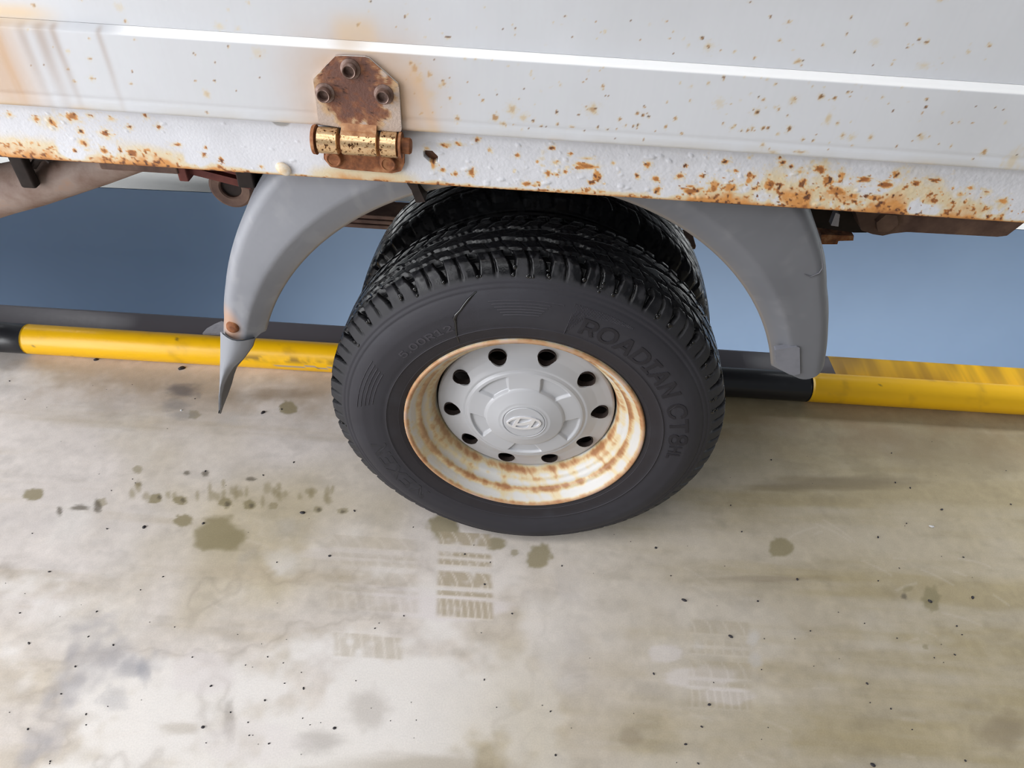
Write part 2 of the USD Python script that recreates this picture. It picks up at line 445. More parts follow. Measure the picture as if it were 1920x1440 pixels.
xs = axis_lines(-1.36, 1.26, 0.0029, -6.0, 6.0)
ys = axis_lines(-0.46, 0.47, 0.0029, -5.0, PIT0)
X, Y = np.meshgrid(xs, ys, indexing='ij')
C1, G1 = floor_field(X, Y)
Z = (fbm2(X, Y, 25, 3, 2) - 0.5) * 0.0006
Z[(np.abs(X) < 0.2) & (np.abs(Y - 0.1) < 0.3)] = 0
f1 = grid_mesh(np.stack([X, Y, np.minimum(Z, 0)], -1))
xs2 = np.linspace(-6, 6, 61)
ys2 = np.linspace(0, 1, 20)
X2, Y2 = np.meshgrid(xs2, ys2, indexing='ij')
FAR = lambda x: 1.184 + 0.036 * x
Y2 = FAR(X2) + Y2 * (6.4 - FAR(X2))
f2 = grid_mesh(np.stack([X2, Y2, 0 * X2], -1))
C2 = np.zeros(X2.shape + (3,)) + S(205, 205, 203)
V = np.vstack([f1[0], f2[0]])
F = np.vstack([f1[1], f2[1] + len(f1[0])])
p = put('floor', (V, F), M_floor, color=np.vstack([C1.reshape(-1, 3), C2.reshape(-1, 3)]), smooth=True, rough=np.concatenate([G1.ravel(), np.full(X2.size, 0.5)]))
tag(p, kind='structure', label='stained pale concrete floor under and before the truck', category='floor')

# the pit under the truck: two painted walls and its floor
WT = 0.12
m = box(-6, 6, 0, WT, -1.5, -0.002)
m.vertices[:, 1] += FAR(m.vertices[:, 0])
p = put('wall_back', m, M_pit)
tag(p, kind='structure', label='blue grey painted far wall of the service pit', category='wall')
p = put('wall_front_1', box(-6, 6, PIT0 - WT, PIT0, -1.5, -0.002), M_pit)  # this slab is the near wall of the pit
tag(p, kind='structure', label='near wall of the service pit below the striped kerb', category='wall')
p = put('floor_pit', box(-6, 6, PIT0, 1.5, -1.62, -1.5), M_dark)
tag(p, kind='structure', label='dark floor at the bottom of the service pit', category='floor')

# ------------------------------------------------------------------ striped kerb along the pit
KERB = thing('pit_kerb', 'yellow and black striped round pipe kerb running along the pit edge', 'kerb', (0, 0.44, 0))
PR = 0.0325
ZP = PR
y_lo = at(600, 697, 2, 0.0)[1]
PY = y_lo + 0.4 * PR
YEL, BLK = S(255, 196, 10), S(34, 34, 38)


def band_pipe(x0, x1, colour, worn):
    nx = max(8, int((x1 - x0) / (0.006 if x0 > -1.4 and x1 < 1.5 else 0.04)))
    x = np.linspace(x0, x1, nx)
    t = np.linspace(0, 2 * np.pi, 48, endpoint=False)
    T, XX = np.meshgrid(t, x, indexing='ij')
    P = np.stack([XX, PY - 0.44 + PR * np.cos(T), ZP + PR * np.sin(T)], -1)
    col = np.zeros(P.shape) + colour
    n = fbm2(XX, T * 0.03, 30, 4, 77)
    col = mixc(col, S(176, 128, 40) if worn else S(52, 52, 58), smooth01(n, 0.55, 0.8) * 0.45)
    if worn:
        ta = T % (2 * np.pi)
        dirt = np.exp(-((ta - 2.75) / 0.22) ** 2) * smooth01(fbm2(XX, T * 0.05, 45, 4, 12), 0.45, 0.62) * smooth01(XX, -0.68, -0.60) * (1 - smooth01(XX, -0.15, 0.3))
        col = mixc(col, S(104, 78, 44), dirt * 0.75)
        w = fbm2(XX, T * 0.02, 22, 4, 8)
        chip = (np.abs(ta - 3.22 + (w - 0.5) * 0.8) < 0.05 + 0.12 * smooth01(w, .45, .7)) * smooth01(XX, -0.535, -0.525) * (1 - smooth01(XX, -0.25, -0.24))
        col = mixc(col, S(150, 150, 160), chip * 0.9)
        nick = smooth01(fbm2(XX, T * 0.04, 130, 2, 5), 0.78, 0.82)
        col = mixc(col, S(70, 60, 48), nick * 0.7)
    V, F = grid_mesh(P, wrap_u=True)
    k = len(x)
    V = np.vstack([V, [x0, PY - 0.44, ZP], [x1, PY - 0.44, ZP]])
    a, b = len(V) - 2, len(V) - 1
    n = 48
    F = np.vstack([F, [[a, i * k, ((i + 1) % n) * k] for i in range(n)], [[b, ((i + 1) % n) * k + k - 1, i * k + k - 1] for i in range(n)]])
    c = np.vstack([col.reshape(-1, 3), colour, colour])
    return (V, F), c


xb_l = at(34, 632, 1, PY - PR * 0.7)[0]
xb_r = at(1524, 728, 1, PY - PR * 0.7)[0]
for x0, x1, colour, worn, lab in [(-4.0, xb_l - 0.75, YEL, 1, 'yellow painted pipe section'), (xb_l - 0.75, xb_l, BLK, 0, 'glossy black painted pipe section'), (xb_l, -0.02, YEL, 1, 'scuffed yellow painted pipe section'),
                                  (-0.02, xb_r, BLK, 0, 'glossy black painted pipe section'), (xb_r, xb_r + 0.75, YEL, 1, 'yellow painted pipe section'), (xb_r + 0.75, 4.0, BLK, 0, 'black painted pipe section')]:
    mesh, c = band_pipe(x0, x1, colour, worn)
    put('pipe_band', mesh, M_kerb, KERB, color=c, smooth=True, label=lab)


def strip(x0, x1, colour, h=0.030):
    y0, y1, r = PY - 0.44 + 0.5 * PR, PIT0 - 0.44, 0.016
    prof = [(y0, 0.0), (y0, h)] + [(y1 - r + r * math.sin(a), h - r + r * math.cos(a)) for a in np.linspace(0, math.pi / 2, 9)] + [(y1, -0.06), (y1 - 0.01, -0.06)]
    prof = np.array(prof)
    nx = max(4, int((x1 - x0) / 0.01)) if abs(x0) < 1.6 else 30
    x = np.linspace(x0, x1, nx)
    P = np.stack([np.repeat(x[:, None], len(prof), 1), np.repeat(prof[None, :, 0], nx, 0), np.repeat(prof[None, :, 1], nx, 0)], -1)
    col = np.zeros(P.shape) + colour
    n = fbm2(P[..., 0], P[..., 1], 26, 4, 71)
    col = mixc(col, S(134, 98, 36) if colour is YEL else S(78, 74, 78), smooth01(n, 0.3, 0.65) * (0.75 if colour is YEL else 0.35))
    return grid_mesh(P), col


xs_r = at(1556, 676, 2, 0.03)[0]
for x0, x1, colour, lab in [(-4.0, xs_r, S(108, 104, 110), 'black painted edging strip behind the pipe'), (xs_r, 4.0, YEL, 'yellow painted edging strip behind the pipe')]:
    mesh, c = strip(x0, x1, colour)
    put('edge_strip', mesh, M_kerb, KERB, color=c, smooth=True, label=lab)
pc = [at(x, y, 2, 0.032) for x, y in [(380, 626), (388, 617), (402, 609), (416, 603), (436, 612), (440, 628)]]
m = trimesh.convex.convex_hull(np.vstack([np.array(pc) + [0, 0, -0.003], np.array(pc) * [1, 1, 1] + [0, 0, 0.002]]) - [0, 0.44, 0])
put('paint_flake', m, M_chip, KERB, label='pale lifted flake on the black edging strip')

# ------------------------------------------------------------------ the truck
TRUCK = thing('truck', 'rusty white flatbed truck with dual rear wheels parked over the pit', 'truck')


def rust(c, t):
    for lo, hi, col in [(0.10, 0.36, S(208, 192, 160)), (0.36, 0.58, S(200, 140, 78)), (0.58, 0.76, S(146, 90, 48)), (0.78, 1.0, S(84, 54, 40))]:
        c = mixc(c, col, smooth01(t, lo, hi))
    return c


def spots(Xw, Zw, yplane, lst, seed):
    """Rust intensity of spots given as pixels (x, y, rx, ry, strength) on a vertical plane."""
    t = np.zeros_like(Xw)
    for i, s in enumerate(lst):
        cx, cy, rx, ry = s[:4]
        k = s[4] if len(s) > 4 else 0.72
        c = at(cx, cy, 1, yplane)
        sc = abs(at(cx + 10, cy, 1, yplane)[0] - c[0]) / 10
        sz = abs(at(cx, cy + 10, 1, yplane)[2] - c[2]) / 10
        a, b = (Xw - c[0]) / (rx * sc), (Zw - c[2]) / (ry * sz)
        n = (np.abs(a) < 3.4) & (np.abs(b) < 3.4)
        if not n.any():
            continue
        w = fbm2(a[n] + i * 1.7, b[n], 2.1, 4, seed + i) - 0.5
        d = np.hypot(a[n], b[n]) * np.clip(1 + 2.4 * w, 0.3, 3)
        core = k * (1 - smooth01(d, 0.3, 1.15))
        halo = 0.26 * np.exp(-(d / 1.7) ** 2)
        t[n] = np.maximum(t[n], np.maximum(core, halo))
    return t


RY, BY = -0.025, -0.035
RZ0 = float(np.mean([at(960, 365, 1, RY)[2], at(100, 298, 1, RY)[2], at(1800, 411, 1, RY)[2]]))
BZ0 = float(np.mean([at(300, 209, 1, BY)[2], at(900, 255, 1, BY)[2], at(1700, 315, 1, BY)[2]]))
LZ = float(np.mean([at(960, 114, 1, BY)[2], at(400, 77, 1, BY)[2], at(1800, 168, 1, BY)[2]]))
BX0, BX1 = -1.35, 0.80

# the rusty painted rail under the drop side
xr = np.concatenate([np.arange(BX0, -0.68, 0.006), np.arange(-0.68, 0.60, 0.0011), np.arange(0.60, BX1, 0.006)])
zf = np.arange(BZ0 + 0.012, RZ0 + 0.004, -0.0011)
prof = [(RY + 0.002, BZ0 + 0.0135)] + [(RY, z) for z in zf] + [(RY + 0.004 - 0.004 * math.cos(a), RZ0 + 0.004 - 0.004 * math.sin(a)) for a in np.linspace(0.2, math.pi / 2, 6)] + [(RY + 0.012, RZ0), (RY + 0.03, RZ0), (RY + 0.03, RZ0 + 0.004), (RY + 0.006, RZ0 + 0.004), (RY + 0.006, BZ0 + 0.013)]
prof = np.array(prof)
XX = np.repeat(xr[:, None], len(prof), 1)
YY = np.repeat(prof[None, :, 0], len(xr), 0).copy()
ZZ = np.repeat(prof[None, :, 1], len(xr), 0)
face = np.zeros(XX.shape, bool)
face[:, 1:len(zf) + 1] = True
# paint blisters stand proud of the face
bl = np.zeros_like(XX)
rb = np.random.default_rng(21)
bl_list = [(x, z, r) for x, z, r in zip(rb.uniform(-0.12, 0.34, 190), RZ0 + 0.006 + 0.05 * rb.random(190) ** 1.6, 0.0009 + 0.0017 * rb.random(190) ** 3)]
bl_list += [(x, z, r) for x, z, r in zip(rb.uniform(-0.60, -0.2, 40), RZ0 + 0.006 + 0.05 * rb.random(40), 0.0009 + 0.0012 * rb.random(40) ** 2)]
for px, py, r in [(875, 317, .0045), (1005, 357, .0035), (1240, 293, .003), (1255, 302, .004), (1025, 343, .004), (1020, 320, .003), (1165, 350, .004), (1222, 295, .004), (1090, 333, .003), (830, 338, .004), (812, 325, .003), (940, 337, .0035), (912, 341, .003)]:
    q = at(px, py, 1, RY)
    bl_list.append((q[0], q[2], r * 0.72))
for x, z, r in bl_list:
    i0, i1 = np.searchsorted(xr, [x - 2 * r, x + 2 * r])
    if i1 <= i0:
        continue
    sk = math.sin(x * 900)
    d = np.hypot((XX[i0:i1] - x) * (0.75 + 0.2 * sk) + 0.5 * sk * (ZZ[i0:i1] - z), (ZZ[i0:i1] - z) * 1.25) / r
    bl[i0:i1] = np.maximum(bl[i0:i1], 0.34 * r * (np.clip(1 - d * d, 0, 1)) ** 0.7 * (1 - 0.5 * np.exp(-(d / 0.4) ** 2) * (sk > 0.2)))
bl += 0.0006 * (fbm2(XX, ZZ, 260, 3, 3) - 0.5) * smooth01(XX, -0.2, 0.0)
q = at(808, 293, 1, RY)
hole = (((XX - q[0]) / 0.0068) ** 2 + ((ZZ - q[2] + 0.25 * (XX - q[0])) / 0.0056) ** 2) < 1
YY = YY - bl * face
YY[hole & face] += 0.012
rail_spots = [(135, 219, 14, 9), (68, 223, 7, 6, .6), (98, 230, 10, 9, .5), (152, 247, 5, 5, .85), (197, 251, 9, 7), (168, 217, 9, 5, .4), (272, 216, 4, 6), (243, 238, 5, 4), (298, 238, 5, 4), (155, 268, 10, 6, .5), (333, 271, 10, 3), (386, 277, 4, 4), (383, 290, 6, 5),
              (248, 287, 14, 8), (225, 280, 4, 8), (196, 283, 9, 8), (140, 282, 5, 5), (415, 300, 6, 6), (490, 312, 6, 4, .5), (208, 222, 7, 5, .45), (18, 214, 6, 4, .5), (835, 272, 16, 6, .5), (860, 270, 12, 5, .45), (800, 278, 7, 5, .5), (812, 308, 7, 12, .6), (830, 319, 7, 6), (854, 326, 6, 6),
              (884, 322, 9, 10), (970, 291, 6, 6), (1035, 277, 8, 6, .6), (1100, 312, 25, 8), (1085, 315, 8, 5), (1120, 330, 10, 14, .65), (1028, 325, 7, 8), (1060, 322, 6, 5), (1045, 328, 5, 4), (1110, 343, 8, 5), (1215, 308, 9, 7), (1195, 330, 5, 6), (1230, 335, 9, 7),
              (1275, 330, 10, 8), (987, 345, 12, 6), (1020, 357, 12, 4), (1047, 358, 8, 4), (1100, 357, 10, 6), (1232, 357, 10, 9), (1295, 358, 22, 9), (1338, 355, 12, 11), (895, 262, 8, 6, .55), (918, 281, 5, 5, .5), (1008, 303, 4, 4, .6), (1042, 305, 8, 5, .45), (1070, 288, 5, 4), (1100, 297, 18, 3, .45),
              (1285, 310, 5, 5, .85), (1317, 330, 8, 6), (1150, 306, 5, 4, .5), (1340, 345, 14, 10, .55), (1372, 352, 20, 12, .62), (1404, 338, 8, 10, .6), (1440, 348, 18, 16, .55), (1405, 329, 9, 7), (1446, 345, 12, 8), (1468, 305, 8, 6), (1484, 312, 6, 4), (1538, 317, 12, 8), (1552, 340, 16, 12, .62),
              (1578, 330, 10, 10, .6), (1540, 322, 8, 5), (1622, 337, 18, 7, .75), (1660, 346, 20, 9, .75), (1570, 357, 22, 12, .62), (1600, 368, 18, 10, .6), (1640, 372, 20, 8, .6), (1655, 380, 10, 6), (1718, 344, 12, 7), (1755, 338, 12, 5), (1680, 327, 10, 7, .6), (1700, 350, 6, 5), (1800, 365, 9, 7, .5), (1880, 377, 14, 8, .6),
              (1820, 352, 6, 5, .6), (1850, 362, 8, 6, .4), (1855, 405, 8, 5, .7), (1878, 404, 8, 4, .6), (1410, 330, 10, 8, .5), (1360, 303, 8, 5), (1380, 320, 6, 4), (1462, 296, 4, 4), (1500, 322, 8, 6, .5), (1505, 340, 10, 12, .5)]
t = spots(XX, ZZ, RY, rail_spots, 100)
h = (ZZ - RZ0)
n_a, n_b, n_c = fbm2(XX, ZZ, 30, 4, 1), fbm2(XX, ZZ * 1.2, 110, 4, 2), fbm2(XX, ZZ, 300, 2, 4)
east = smooth01(XX, 0.10, 0.24) * (1 - 0.45 * smooth01(XX, 0.36, 0.50))
west = (1 - smooth01(XX, -0.42, -0.30))
reach = 0.004 + 0.026 * east * smooth01(n_a, .35, .6) + 0.012 * west * smooth01(n_a, .3, .7) + 0.004 * smooth01(n_a, .4, .7)
t = np.maximum(t, (0.66 * np.exp(-(h / reach) ** 2)) * (0.55 + 0.75 * n_b))
t = np.maximum(t, 1.02 * np.exp(-(np.clip(h, 0, 1) / 0.0026) ** 2) * (0.40 + 0.65 * np.maximum(np.maximum(east, 0.9 * west), 0.35)))
t = np.maximum(t, smooth01(n_c, 0.62, 0.78) * (0.2 + 0.7 * east) * smooth01(0.05 - h, 0, 0.03) * 0.75)
t = np.maximum(t, 0.55 * smooth01(n_b, 0.60, 0.75) * (smooth01(XX, -0.1, 0.0) * (1 - smooth01(XX, .36, .5)) + 0.6 * west) * (0.4 + 0.6 * smooth01(0.045 - h, 0, 0.04)))
t += 0.12 * smooth01(n_a, .45, .7) * (east + 0.7 * west)
t += 0.36 * smooth01(t, 0.2, 0.4) * smooth01(n_c, 0.56, 0.66) - 0.02 * smooth01(t, 0.35, 0.5) * (t < 0.75)
hx = at(680, 310, 1, RY)
t = np.maximum(t, 0.52 * np.exp(-((XX - hx[0]) / 0.06) ** 4) * np.exp(-(np.clip(h - 0.002, 0, 1) / 0.016) ** 2) * (0.6 + 0.7 * n_b))
c = np.zeros(XX.shape + (3,)) + S(206, 207, 213)
c = mixc(c, S(190, 190, 195), smooth01(n_a, .4, .7) * .4)
c = rust(c, t)
c[hole & face] = S(52, 38, 32)
q2 = at(527, 229, 1, RY)
c = mixc(c, S(160, 158, 156), (1 - smooth01(np.hypot((XX - q2[0]) / .011, (ZZ - q2[2] - .003) / .008), .85, 1.0)))
c[:, len(zf) + 7:] = S(96, 62, 44)
g = 0.40 + 0.35 * smooth01(t, .3, .6)
RAIL = put('bed_rail', grid_mesh(np.stack([XX, YY, ZZ], -1)), M_rail, TRUCK, color=c, smooth=True, rough=g, label='white painted bed rail, blistered and spotted with orange rust')
# an oblong plug at the rail's lower edge
q = at(531, 318, 1, RY - 0.003)
pl = trimesh.creation.icosphere(3, 1.0)
pl.vertices = pl.vertices * [0.0085, 0.004, 0.0065]
pl.apply_transform(trimesh.transformations.rotation_matrix(0.6, [0, 1, 0]))
pl.apply_translation([q[0], RY - 0.002, q[2]])
put('plug', pl, M_plug, RAIL, smooth=True, label='cream oblong plug with a rusty rim')

# the drop side: two planks, the lower with a ledge along its top
GZ1 = LZ + 0.30
board_spots = [(127, 96, 5, 4, .35), (168, 110, 4, 4, .6), (172, 147, 5, 5, .5), (140, 153, 4, 4, .55), (127, 130, 4, 3, .5), (246, 157, 4, 3, .5), (388, 176, 8, 8, .42), (483, 98, 10, 9, .2), (215, 20, 8, 7, .18), (142, 4, 4, 3, .6), (54, 16, 5, 4, .8), (313, 66, 4, 4, .8), (226, 46, 4, 4, .6), (405, 55, 9, 7, .3), (420, 70, 4, 3, .7),
                (440, 60, 5, 4, .3), (778, 128, 8, 10, .55), (786, 150, 9, 9, .4), (805, 140, 6, 7, .5), (832, 157, 6, 5, .5), (844, 184, 4, 4, .55), (808, 178, 8, 8, .25), (770, 118, 4, 4, .7), (838, 77, 6, 3, .9), (858, 222, 6, 6, .6), (928, 220, 7, 8, .6), (960, 204, 10, 10, .45), (982, 220, 9, 8, .4), (944, 232, 6, 5, .5),
                (1110, 205, 12, 9, .5), (1117, 203, 4, 3, .8), (1044, 210, 3, 4, .9), (1000, 226, 3, 3, .8), (1015, 237, 3, 3, .8), (1072, 238, 6, 3, .5), (1046, 233, 3, 3, .7), (1195, 212, 4, 4, .7), (1196, 235, 3, 5, .8), (1266, 222, 4, 3, .6), (1139, 243, 3, 3, .8), (1120, 240, 2, 4, .8), (1278, 250, 4, 3, .6),
                (1432, 187, 5, 4, .6), (1419, 210, 5, 6, .6), (1460, 205, 4, 4, .55), (1480, 241, 6, 6, .8), (1440, 240, 4, 4, .8), (1430, 241, 4, 4, .7), (1410, 242, 4, 6, .5), (1539, 181, 6, 7, .75), (1565, 184, 4, 4, .7), (1553, 222, 6, 12, .4), (1580, 254, 5, 5, .5), (1632, 258, 6, 6, .5), (1597, 258, 6, 6, .35), (1728, 258, 7, 7, .4),
                (1845, 285, 6, 8, .55), (1545, 164, 2, 2, .8), (1590, 173, 4, 3, .8), (1454, 158, 4, 3, .6), (1488, 186, 8, 8, .4), (1390, 245, 3, 3, .7), (1372, 240, 4, 3, .5), (1356, 231, 2, 3, .8), (1477, 217, 3, 3, .7), (1430, 272, 5, 6, .5), (1500, 285, 14, 4, .5), (1450, 285, 10, 4, .45), (1332, 94, 9, 9, .35), (1332, 95, 3, 3, .8),
                (1373, 0, 3, 4, .8), (1411, 10, 4, 3, .7), (1450, 38, 3, 4, .8), (1467, 82, 4, 3, .6), (1484, 48, 5, 4, .5), (1602, 40, 3, 5, .7), (1745, 86, 5, 5, .7), (1708, 52, 4, 4, .5), (1864, 93, 5, 4, .55), (1772, 3, 9, 5, .55), (1648, 86, 8, 7, .22), (1350, 193, 8, 8, .2), (1900, 300, 14, 24, .3), (1740, 130, 12, 6, .3), (1502, 122, 9, 5, .5), (1508, 130, 3, 3, .6)]
rs = np.random.default_rng(33)
for k in range(230):
    px = rs.uniform(740, 1910) if k % 3 else rs.uniform(20, 1910)
    lower = rs.random() < 0.72
    py = (px * 0.066 + (rs.uniform(50, 185) if lower else rs.uniform(-40, 28)))
    r = 1.6 + 2.2 * rs.random() ** 3
    board_spots.append((px, py, r, r * rs.uniform(.8, 1.5), rs.uniform(.35, .95)))


def board_colour(XX, ZZ, ledge=None):
    n = fbm2(XX, ZZ, 5, 4, 91)
    c = np.zeros(XX.shape + (3,)) + S(202, 204, 209)
    c = mixc(c, S(188, 189, 192), smooth01(n, .42, .66) * .5)
    c *= (0.985 + 0.03 * fbm2(XX * 12, ZZ * 0.6, 30, 2, 6))[..., None]
    t = spots(XX, ZZ, BY, board_spots, 300)
    for lo, hi, col in [(0.10, 0.36, S(200, 188, 166)), (0.34, 0.56, S(172, 138, 102)), (0.56, 0.74, S(124, 92, 66)), (0.74, 0.95, S(82, 62, 52))]:
        c = mixc(c, col, smooth01(t, lo, hi))
    # rain-washed rust stains on the left and round the hinge
    l0 = at(50, 100, 1, BY)[0]
    below = smooth01(LZ + 0.006 - ZZ, 0, 0.004)
    stain = (1 - smooth01(XX, l0 - 0.022, l0 + 0.012)) * below * (0.45 + 0.75 * fbm2(XX * 3, ZZ * 0.25, 40, 3, 8))
    c = mixc(c, S(186, 154, 124), stain * 0.95)
    for px, w, a in [(92, 0.0065, .62), (118, .0036, .6), (200, .0028, .45), (60, .005, .5)]:
        x = at(px, 110, 1, BY)[0]
        c = mixc(c, S(150, 126, 108), np.exp(-((XX - x - 0.002 * (fbm2(XX * 0, ZZ, 30, 2, px) - .5)) / w) ** 2) * below * a * (0.35 + 0.65 * smooth01(ZZ, BZ0, LZ)))
    c = mixc(c, S(214, 190, 158), np.exp(-((ZZ - LZ - 0.010) / 0.008) ** 2) * (1 - smooth01(XX, l0, l0 + 0.05)) * .9)
    hc = at(676, 195, 1, BY)
    hal = np.exp(-(np.abs((XX - hc[0] - .004) / 0.064) ** 3)) * np.exp(-(np.abs((ZZ - hc[2] - .002) / 0.056) ** 3)) * (0.55 + 0.9 * fbm2(XX, ZZ, 45, 4, 14))
    c = mixc(c, S(188, 154, 122), hal * 0.95)
    run = np.exp(-((XX - hc[0] - 0.056 - 0.35 * (hc[2] + 0.02 - ZZ)) / 0.007) ** 2) * smooth01(hc[2] + 0.05 - ZZ, 0, 0.03)
    c = mixc(c, S(204, 172, 140), run * 0.6)
    c = mixc(c, S(206, 178, 142), np.exp(-((XX - at(660, 40, 1, BY)[0]) / .02) ** 4) * smooth01(ZZ, LZ - 0.004, LZ) * (1 - smooth01(ZZ, LZ + .012, LZ + .035)) * .6 * (0.5 + fbm2(XX, ZZ, 60, 3, 2)))
    low = np.exp(-((ZZ - BZ0) / 0.008) ** 2)
    c = mixc(c, S(188, 182, 172), low * smooth01(fbm2(XX, ZZ * 0, 22, 3, 7), .35, .65) * .5)
    c = mixc(c, S(206, 178, 140), np.exp(-((ZZ - BZ0) / 0.004) ** 2) * smooth01(fbm2(XX, ZZ * 0, 16, 3, 17), .5, .62) * .7)
    return c


xbv = np.concatenate([np.arange(BX0, -0.68, 0.008), np.arange(-0.68, 0.60, 0.0014), np.arange(0.60, BX1, 0.008)])


def extruded(prof, xv):
    prof = np.array(prof)
    P = np.stack([np.repeat(xv[:, None], len(prof), 1), np.repeat(prof[None, :, 0], len(xv), 0), np.repeat(prof[None, :, 1], len(xv), 0)], -1)
    return P


zl = np.arange(BZ0 + 0.0025, LZ, 0.0014)
hem = lambda z: BY + 0.0007 * math.exp(-((z - BZ0 - 0.012) / 0.0022) ** 2) - 0.0003 * math.exp(-((z - BZ0 - 0.004) / 0.005) ** 2)
prof = [(BY + 0.014, BZ0), (BY + 0.002, BZ0), (BY + 0.0005, BZ0 + 0.0008)] + [(hem(z), z) for z in zl] + [(BY + 0.0004, LZ + 0.0006), (BY + 0.004, LZ + 0.0025), (BY + 0.009, LZ + 0.0048), (BY + 0.0096, LZ + 0.0050), (BY + 0.014, LZ + 0.0050), (BY + 0.014, BZ0)]
P = extruded(prof, xbv)
c = board_colour(P[..., 0], P[..., 2])
k = len(zl) + 3
ledge_light = smooth01(P[:, k:k + 4, 0], at(180, 45, 1, BY)[0], at(260, 50, 1, BY)[0])
ledge_light *= 1 - 0.55 * np.exp(-((P[:, k:k + 4, 0] - at(650, 90, 1, BY)[0]) / .018) ** 2)
c[:, k:k + 4] = mixc(c[:, k:k + 4], S(250, 250, 250), ledge_light)  # ledge whitened in its colour to carry the overhead light
put('side_board', grid_mesh(P), M_board, TRUCK, color=c, smooth=35, label='lower plank of the pale drop side with a bright ledge')
UY = BY + 0.0095
zl2 = np.concatenate([np.arange(LZ + 0.0052, LZ + 0.075, 0.0014), np.arange(LZ + 0.075, GZ1, 0.01)])
prof = [(UY + 0.02, LZ + 0.0052), (UY, LZ + 0.0052)] + [(UY, z) for z in zl2] + [(UY, GZ1), (UY + 0.02, GZ1)]
P = extruded(prof, xbv)
put('side_board', grid_mesh(P), M_board, TRUCK, color=board_colour(P[..., 0], P[..., 2]), smooth=35, label='upper plank of the pale drop side')
put('bed_floor', box(BX0, BX1, RY + 0.03, 1.62, BZ0 + 0.004, BZ0 + 0.03), M_dark, TRUCK, label='dark underside and deck of the truck bed')

# ------------------------------------------------------------------ hinge on the drop side
HP = BY - 0.004
poly = Polygon([at(x, y, 1, HP)[[0, 2]] for x, y in [(587, 148), (628, 106), (640, 105), (684, 107), (692, 110), (746, 158), (748, 166), (753, 243), (751, 247), (740, 247), (701, 244), (660, 241), (636, 239), (600, 233), (597, 230)]])
pm = refine(extrude_y(poly.buffer(-0.0008).buffer(0.0008), BY - 0.0002, HP), 0.0036)
V = pm.vertices
hc = at(668, 175, 1, HP)
n = fbm2(V[:, 0], V[:, 2], 130, 4, 3)
rr_ = np.hypot((V[:, 0] - hc[0]) / 0.036, (V[:, 2] - hc[2] - 0.006) / 0.040)
t = (1.05 - 0.75 * smooth01(rr_ + 0.7 * (n - .5), 0.55, 1.25)) - 0.3 * smooth01(n, .5, .7)
pc_ = np.zeros((len(V), 3)) + S(180, 162, 150)
pc_ = mixc(pc_, S(190, 158, 122), smooth01(t, .3, .5))
pc_ = mixc(pc_, S(142, 96, 68), smooth01(t, .5, .7))
pc_ = mixc(pc_, S(104, 72, 62), smooth01(t, .7, 1.0))
pc_ = mixc(pc_, S(122, 76, 54), smooth01(fbm2(V[:, 0], V[:, 2], 300, 3, 9), .5, .65) * smooth01(t, .4, .7) * .8)
pc_ = mixc(pc_, S(58, 36, 30), smooth01(fbm2(V[:, 0], V[:, 2], 420, 2, 19), .66, .74) * smooth01(t, .35, .6))
edge_ = (np.abs(V[:, 1] - (BY + HP) / 2) < 0.0012)
pc_[edge_] = S(206, 202, 198)
HINGE = put('hinge_plate', pm, M_plate, TRUCK, color=pc_, smooth=30, label='brown rusted five-sided hinge plate with three rivets')
for px, py in ((655, 133), (607, 178), (718, 181)):
    q = at(px, py, 1, HP - 0.005)
    rv = lathe([(0.0, -0.0030), (0.0046, -0.0030), (0.0050, -0.0082), (0.0058, -0.0086), (0.0065, -0.0078), (0.0067, -0.0018), (0.0092, -0.0009), (0.0096, 0.0004)], (q[0], HP, q[2]), n=36)
    put('rivet', rv, M_rivet, HINGE, smooth=40)
PYC = RY - 0.0155
PZ = float(np.mean([at(x, y, 1, PYC - 0.008)[2] for x, y in ((612, 268), (672, 274), (726, 279))]))
KR = 0.0126
X_ = lambda px, py: at(px, py, 1, PYC - 0.009)[0]


def knuckle(x0, x1):
    x = np.array([x0, x0 + 0.0006, x0 + 0.0012, x1 - 0.0012, x1 - 0.0006, x1])
    r = np.array([0.0085, KR - 0.0008, KR, KR, KR - 0.0008, 0.0085])
    return tube(np.stack([x, 0 * x + PYC, 0 * x + PZ], -1), r, 40)


HP2 = put('hinge_pin', cat(tube([(X_(580, 262), PYC, PZ), (X_(580, 262) + .0015, PYC, PZ), (X_(590, 263) - .0004, PYC, PZ)], [0.009, 0.0138, 0.0142], 36),
                    tube([(X_(746, 271), PYC, PZ), (X_(751, 271), PYC, PZ)], [0.0128, 0.0128], 36), tube([(X_(590, 263) - .001, PYC, PZ), (X_(752, 271), PYC, PZ)], [0.0068, 0.0068], 24),
                    tube([(X_(750, 271), PYC - .001, PZ), (X_(766, 272), PYC - .001, PZ), (X_(769, 272), PYC - .001, PZ)], [0.0078, 0.0078, 0.0066], 24)), M_rust, HINGE, smooth=35, label='rusty hinge pin with a domed head and pinched end')
for a, b in ((592, 633), (637, 707), (710, 744)):
    put('knuckle', knuckle(X_(a, 265), X_(b, 270)), M_brass, HINGE, smooth=35, label='golden speckled hinge knuckle')
